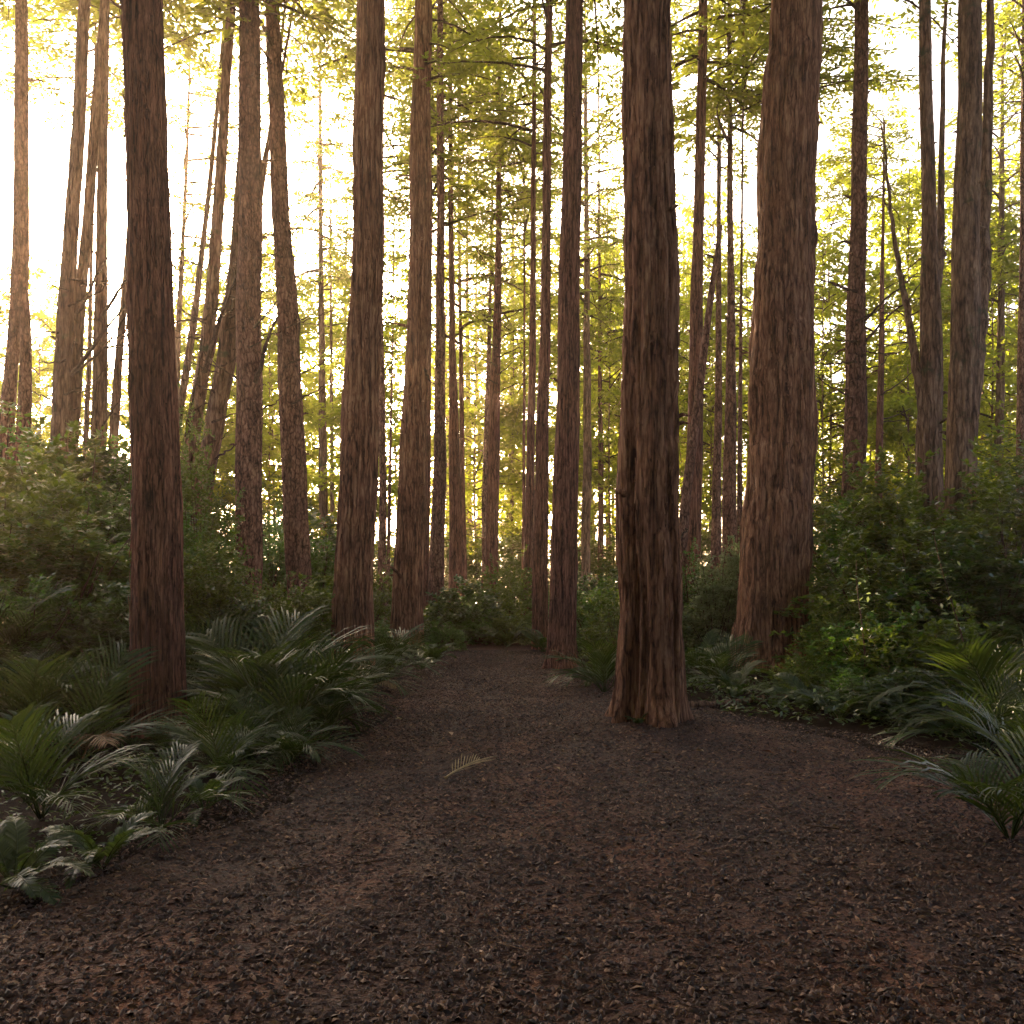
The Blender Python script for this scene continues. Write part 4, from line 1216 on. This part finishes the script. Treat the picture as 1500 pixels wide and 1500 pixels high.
GPL, GPR = 'palms crowding the left verge', 'palms and ferns of the right verge'
for k, row in enumerate([
    ('young_palm', 75, 9.7, 0.72, 11, 'glossy palm with fronds reaching across the big trunk', GPL, 1),
    ('young_palm', 45, 8.9, 0.75, 10, 'bushy palm at the edge below the dark shrubs', GPL, 2),
    ('young_palm', 70, 11.6, 0.9, 9, 'pale-streaked palm highest up the bank before the glossy shrubs', GPL, 3),
    ('young_palm', 395, 9.6, 0.95, 13, 'largest palm clump with silvery fronds beside the path', GPL, 4),
    ('young_palm', 368, 9.8, 0.72, 11, 'dense palm filling the gap right of the big trunk', GPL, 5),
    ('young_palm', 330, 11.4, 1.0, 10, 'upright fan-like palm behind the dense one', GPL, 6),
    ('young_palm', 440, 11.2, 0.85, 11, 'arching palm with a dead-pale frond before the stringy trunk', GPL, 7),
    ('young_palm', 243, 8.3, 0.24, 9, 'small grassy palm directly in front of the big trunk foot', GPL, 8),
    ('young_palm', 120, 7.9, 0.7, 9, 'low spread palm in the shaded corner', GPL, 9),
    ('young_palm', 500, 13.4, 0.5, 9, 'palm wrapped round the foot of the stringy trunk', GPL, 10),
    ('young_palm', 570, 14.5, 0.7, 9, 'small palm leaning over the path edge', GPL, 11),
    ('young_palm', 600, 18.5, 0.45, 9, 'distant palm below the knobbly trunk', GPL, 12),
    ('young_palm', 322, 8.9, 0.5, 10, 'dark palm in the shaded pocket right of the grassy one', GPL, 61),
    ('young_palm', 410, 8.7, 0.75, 12, 'wide-spread palm right at the mulch rim, below the largest clump', GPL, 62),
    ('young_palm', 470, 9.9, 0.7, 11, 'palm bending towards the path beyond the wide-spread one', GPL, 63),
    ('young_palm', 145, 8.7, 0.5, 11, 'spiky palm between the low spread palm and the grassy one', GPL, 64),
    ('young_palm', 10, 10.4, 0.85, 11, 'tall-fronded palm at the edge under the low dark shrub', GPL, 65),
    ('young_palm', 140, 11.2, 0.85, 11, 'palm under the lowest dark shrub, uphill of the glossy one', GPL, 66),
    ('young_palm', 285, 10.9, 0.9, 12, 'upright palm touching the lit side of the big trunk', GPL, 67),
    ('young_palm', 540, 12.6, 0.55, 10, 'short palm at the path edge right of the stringy trunk', GPL, 68),
    ('young_palm', 1330, 11.0, 0.6, 10, 'short dark palm among the mulch-edge shrubs', GPR, 69),
    ('young_palm', 1440, 8.4, 0.6, 11, 'grassy palm in front of the large spiky one', GPR, 70),
    ('young_palm', 425, 7.6, 0.42, 10, 'little palm creeping onto the mulch by the black hollow', GPL, 71),
    ('young_palm', 365, 7.9, 0.5, 11, 'tufted palm just below the wide-spread one', GPL, 72),
    ('young_palm', 478, 8.8, 0.45, 10, 'little palm at the path rim below the bending one', GPL, 73),
    ('young_palm', 60, 6.0, 0.62, 10, 'palm spreading low in the near shaded corner, under the comb-like fern', GPL, 51),
    ('young_palm', 235, 5.6, 0.42, 9, 'sparse low palm on the dark soil nearest the viewer', GPL, 52),
    ('young_palm', 330, 7.0, 0.5, 9, 'sparse grassy palm over the black hollow by the mulch', GPL, 53),
    ('young_palm', 1480, 5.4, 0.6, 10, 'near palm below the pale grassy corner palm', GPR, 54),
    ('young_palm', 180, 10.8, 0.7, 9, 'palm half hidden behind the big trunk', GPL, 13),
    ('young_palm', 1462, 9.4, 0.95, 13, 'large spiky palm near the edge above the mulch', GPR, 14),
    ('young_palm', 1400, 11.2, 0.85, 11, 'starry palm uphill of the large spiky one', GPR, 15),
    ('young_palm', 1500, 7.2, 0.6, 9, 'pale grassy palm at the very corner of the mulch', GPR, 16),
    ('young_palm', 1390, 13.6, 1.0, 9, 'dim fan palm in the hollow beneath the tall shrubs', GPR, 17),
    ('young_palm', 1255, 13.4, 0.6, 8, 'small dim palm by the low glossy shrub', GPR, 18),
    ('young_palm', 885, 12.6, 0.65, 10, 'grey-green palm tucked against the fluted trunk', GPR, 19),
    ('young_palm', 1050, 13.0, 0.7, 9, 'dim palm between the fluted and the broadest trunk', GPR, 20),
    ('young_palm', 1480, 11.5, 0.9, 9, 'shaded palm behind the large spiky one', GPR, 21),
]):
    palm(*row, dry=2 if row[7] in (3, 7, 15, 9) else (1 if row[7] in (1, 5, 14, 64, 68) else 0))
for k, row in enumerate([
    ('fern', 1195, 10.8, 0.8, 12, 'feathery fern at the tip of the mulch clearing', GPR, 31),
    ('fern', 1230, 10.2, 0.7, 11, 'second feathery fern hugging the mulch edge by the small shrub', GPR, 32),
    ('fern', 884, 15.6, 0.75, 11, 'bluish fern beside the dark flared trunk', GPR, 33),
    ('fern', 796, 19.5, 0.9, 10, 'bright fern at the foot of the slim dark trunk', GPR, 34),
    ('fern', 880, 14.0, 0.9, 12, 'soft fern above the grey-green palm', GPR, 35),
    ('fern', 745, 21.2, 1.0, 11, 'fern clump closing the path beyond the flared trunk', GPR, 36),
    ('fern', 1030, 15.4, 1.0, 11, 'fern in shade under the pale bush', GPR, 37),
    ('fern', 1075, 11.9, 0.8, 10, 'spindly fern beside the fallen branch', GPR, 38),
    ('fern', 150, 4.9, 0.5, 11, 'low fern nearest the viewer on the dark soil', GPL, 55),
    ('fern', 20, 4.6, 0.6, 10, 'broad fern at the near corner edge', GPL, 56),
    ('fern', 300, 6.1, 0.45, 10, 'small fern on the mulch rim by the sparse palms', GPL, 57),
    ('fern', 420, 7.7, 0.5, 10, 'small fern just below the largest palm clump', GPL, 58),
    ('fern', 15, 7.9, 0.9, 9, 'comb-like fern poking in at the shaded corner', GPL, 39),
    ('fern', 635, 16.8, 0.9, 11, 'fern spilling onto the path below the dark bulging shrub', GPL, 40),
    ('fern', 615, 15.6, 0.6, 10, 'fern between the small palm and the path', GPL, 41),
    ('fern', 170, 11.0, 0.9, 10, 'fresh fern left of the big trunk under the shrubs', GPL, 42),
    ('fern', 1330, 9.8, 0.7, 10, 'dark fern in front of the small mossy shrub', GPR, 43),
    ('fern', 935, 9.25, 0.25, 8, 'tuft of grass-like fern at the fluted trunk foot', GPR, 44),
    ('fern', 665, 21.0, 0.9, 10, 'fern where the path disappears, below sunlit shrub', GPL, 45),
]):
    palm(*row, fr=FERN, cat='fern')

# ------------------------------------------------------------------ fallen bits on the path
def flat_leaf(px, py, L, m, label, seed):
    d = F * EYE / (py - HY)
    x = wx(px, d)
    mb = MB()
    a = seed * 1.9
    D = np.array([[math.cos(a), math.sin(a), 0.1]])
    mb.leaves(np.zeros((1, 3)), D, np.array([[0.2, 0.1, 1.0]]), L, L * 0.42, fold=0.35)
    o = link('fallen_leaf', mb.mesh('fallen_leaf', [m]), None, (x, d, tz(x, d) + 0.05))
    tag(o, label, 'leaf', 'leaves fallen on the mulch')


for k, (px, py, L, m, lab) in enumerate([
    (662, 1083, 0.15, 'dry', 'long cream leaf lying mid path'), (590, 1062, 0.10, 'dry', 'cream leaf near the left path edge'),
    (768, 984, 0.12, 'dry', 'tiny pale leaf far up the path'), (805, 1070, 0.08, 'dry', 'small tan leaf before the fluted trunk'),
    (968, 1112, 0.10, 'rust', 'orange leaf below the fluted trunk'), (1020, 1108, 0.12, 'dry', 'curled tan leaf right of the orange one'),
    (998, 1112, 0.09, 'dry', 'tan leaf between the orange and the curled one'), (1135, 1112, 0.12, 'rust', 'rust-red leaf on the open mulch'),
    (1115, 1086, 0.10, 'rust', 'rusty leaf higher on the open mulch'), (1245, 1040, 0.14, 'rust', 'red-orange dead leaf under the mulch-edge shrub'),
    (820, 1136, 0.08, 'dry', 'yellow leaf at the lower rim of the view'), (1480, 1112, 0.1, 'rust', 'brown leaf near the corner palm')]):
    flat_leaf(px, py, L, M[m], lab, k + 1)

d = F * EYE / (1150 - HY)
o = link('dead_frond', frond_mesh(660, 0.66, 11, 0.42, 0.007, R(5), R(8), M['dry'], sag=0.10, fw=1.3), None, (wx(652, d), d, tz(wx(652, d), d) + 0.05))
o.rotation_euler = (0, 0, R(68))
tag(o, 'dry straw-coloured frond with thread-thin leaflets lying on the path', 'palm frond')


def fallen(name, pts, r0, m, label, cat, k=9, seed=0):
    gs = np.random.default_rng(seed)
    P = []
    for px, py in pts:
        d_ = F * EYE / (py - HY)
        x_ = wx(px, d_)
        P.append([x_, d_, tz(x_, d_) + r0 * 0.7])
    P = np.array(P)
    t = np.linspace(0, 1, len(P))
    tt = np.linspace(0, 1, 24)
    Ps = np.stack([np.interp(tt, t, P[:, q]) for q in range(3)], 1) + gs.normal(0, r0 * 0.12, (24, 3))
    b = Ps[0].copy()
    mb = MB()
    mb.tube(Ps - b, np.linspace(r0, r0 * 0.5, 24) * (1 + gs.normal(0, 0.08, 24)), k)
    tag(link(name, mb.mesh(name, [m]), None, tuple(b)), label, cat)


fallen('fallen_branch', [(1012, 1040), (1060, 1036), (1110, 1028), (1180, 1020)], 0.055, M['grey'], 'mossy fallen branch right of the fluted trunk foot', 'branch', seed=1)
fallen('root', [(1200, 975), (1225, 972), (1255, 978)], 0.05, M['twig'], 'bare root crossing the bank beside the broadest trunk', 'root', seed=2)
fallen('root', [(1330, 1020), (1350, 1016), (1372, 1014)], 0.04, M['redwood'], 'reddish root showing under the mulch-edge shrubs', 'root', seed=3)


def sapling(px0, py0, px1, py1, d, label, seed):
    x0, z0, x1, z1 = wx(px0, d), wz(py0, d), wx(px1, d), wz(py1, d)
    gz = tz(x0, d)
    root = thing('sapling', (x0, d, gz), label, 'sapling')
    gs = np.random.default_rng(seed)
    s = np.linspace(0, 1, 12)
    P = np.stack([(x1 - x0) * s + 0.05 * np.sin(s * 5), 0.1 * s, (z1 - gz) * s], 1)
    mb = MB()
    mb.tube(P, np.linspace(0.014, 0.004, 12), 6)
    link('stem', mb.mesh('stem', [M['grey']]), root)
    mb = MB()
    k = 60
    u = gs.uniform(0.45, 1, k)
    pos = np.stack([np.interp(u, s, P[:, q]) for q in range(3)], 1) + gs.normal(0, 0.13, (k, 3)) * u[:, None]
    mb.leaves(pos, gs.normal(0, 1, (k, 3)) * np.array([1, 1, 0.3]), UP + gs.normal(0, 0.3, (k, 3)), gs.uniform(0.06, 0.11, k), 0.04)
    link('foliage', mb.mesh('foliage', [M['shrub_pale']]), root)


sapling(1428, 925, 1378, 775, 10.6, 'spindly bent sapling with bare stem before the dark hollow', 1)
sapling(1262, 935, 1264, 820, 11.4, 'straight green-stemmed sapling below the scaly straight trunk', 2)

# ------------------------------------------------------------------ air
bpy.ops.mesh.primitive_cube_add(size=1)
hz = bpy.context.object
hz.name = 'haze'
hz.dimensions = (480, 410, 31)
hz.location = (0, 140, 13.5)
tag(hz, 'warm sunlit forest haze', kind='stuff')
m, nt, out = mat('haze_air')
pv = N(nt, 'ShaderNodeVolumePrincipled', Density=0.0012, Anisotropy=0.78)
pv.inputs['Color'].default_value = (1.0, 0.71, 0.49, 1)
nt.links.new(pv.outputs[0], out.inputs['Volume'])
hz.data.materials.append(m)

# ------------------------------------------------------------------ light
w = bpy.data.worlds.new('World')
sc.world = w
w.use_nodes = True
nt = w.node_tree
bg = nt.nodes['Background']
sky = nt.nodes.new('ShaderNodeTexSky')
sky.sky_type = 'NISHITA'
sky.sun_disc = False
sky.sun_elevation = SUN_EL
sky.sun_rotation = SUN_AZ
sky.air_density = 0.5
sky.dust_density = 6.0
sky.ozone_density = 0.0
nt.links.new(sky.outputs[0], bg.inputs['Color'])
bg.inputs['Strength'].default_value = 0.15

sl = bpy.data.lights.new('sun', 'SUN')
sl.energy = 5.0
sl.angle = R(0.5)
sl.color = (1.0, 0.75, 0.50)
so = bpy.data.objects.new('sun', sl)
COL.objects.link(so)
so.rotation_euler = Vector(-SUN_DIR).to_track_quat('-Z', 'Y').to_euler()

# ------------------------------------------------------------------ camera and render
cam = bpy.data.cameras.new('camera')
cam.sensor_width = 36.0
cam.lens = 36.0 * F / 1500.0
cam.shift_y = (HY - 750.0) / 1500.0
cam.clip_start = 0.1
cam.clip_end = 2000.0
co = bpy.data.objects.new('camera', cam)
COL.objects.link(co)
co.location = (0, 0, EYE)
co.rotation_euler = (R(90), 0, 0)
sc.camera = co
sc.view_settings.view_transform = 'Standard'
sc.view_settings.look = 'None'
sc.view_settings.exposure = 2.6
sc.view_settings.gamma = 1.0
c = sc.cycles
c.max_bounces = 8
c.diffuse_bounces = 5
c.glossy_bounces = 2
c.transmission_bounces = 3
c.volume_bounces = 1
c.transparent_max_bounces = 8
c.use_denoising = True
c.use_adaptive_sampling = False
c.denoising_prefilter = 'ACCURATE'
c.sample_clamp_indirect = 6.0
c.caustics_reflective = False
c.caustics_refractive = False
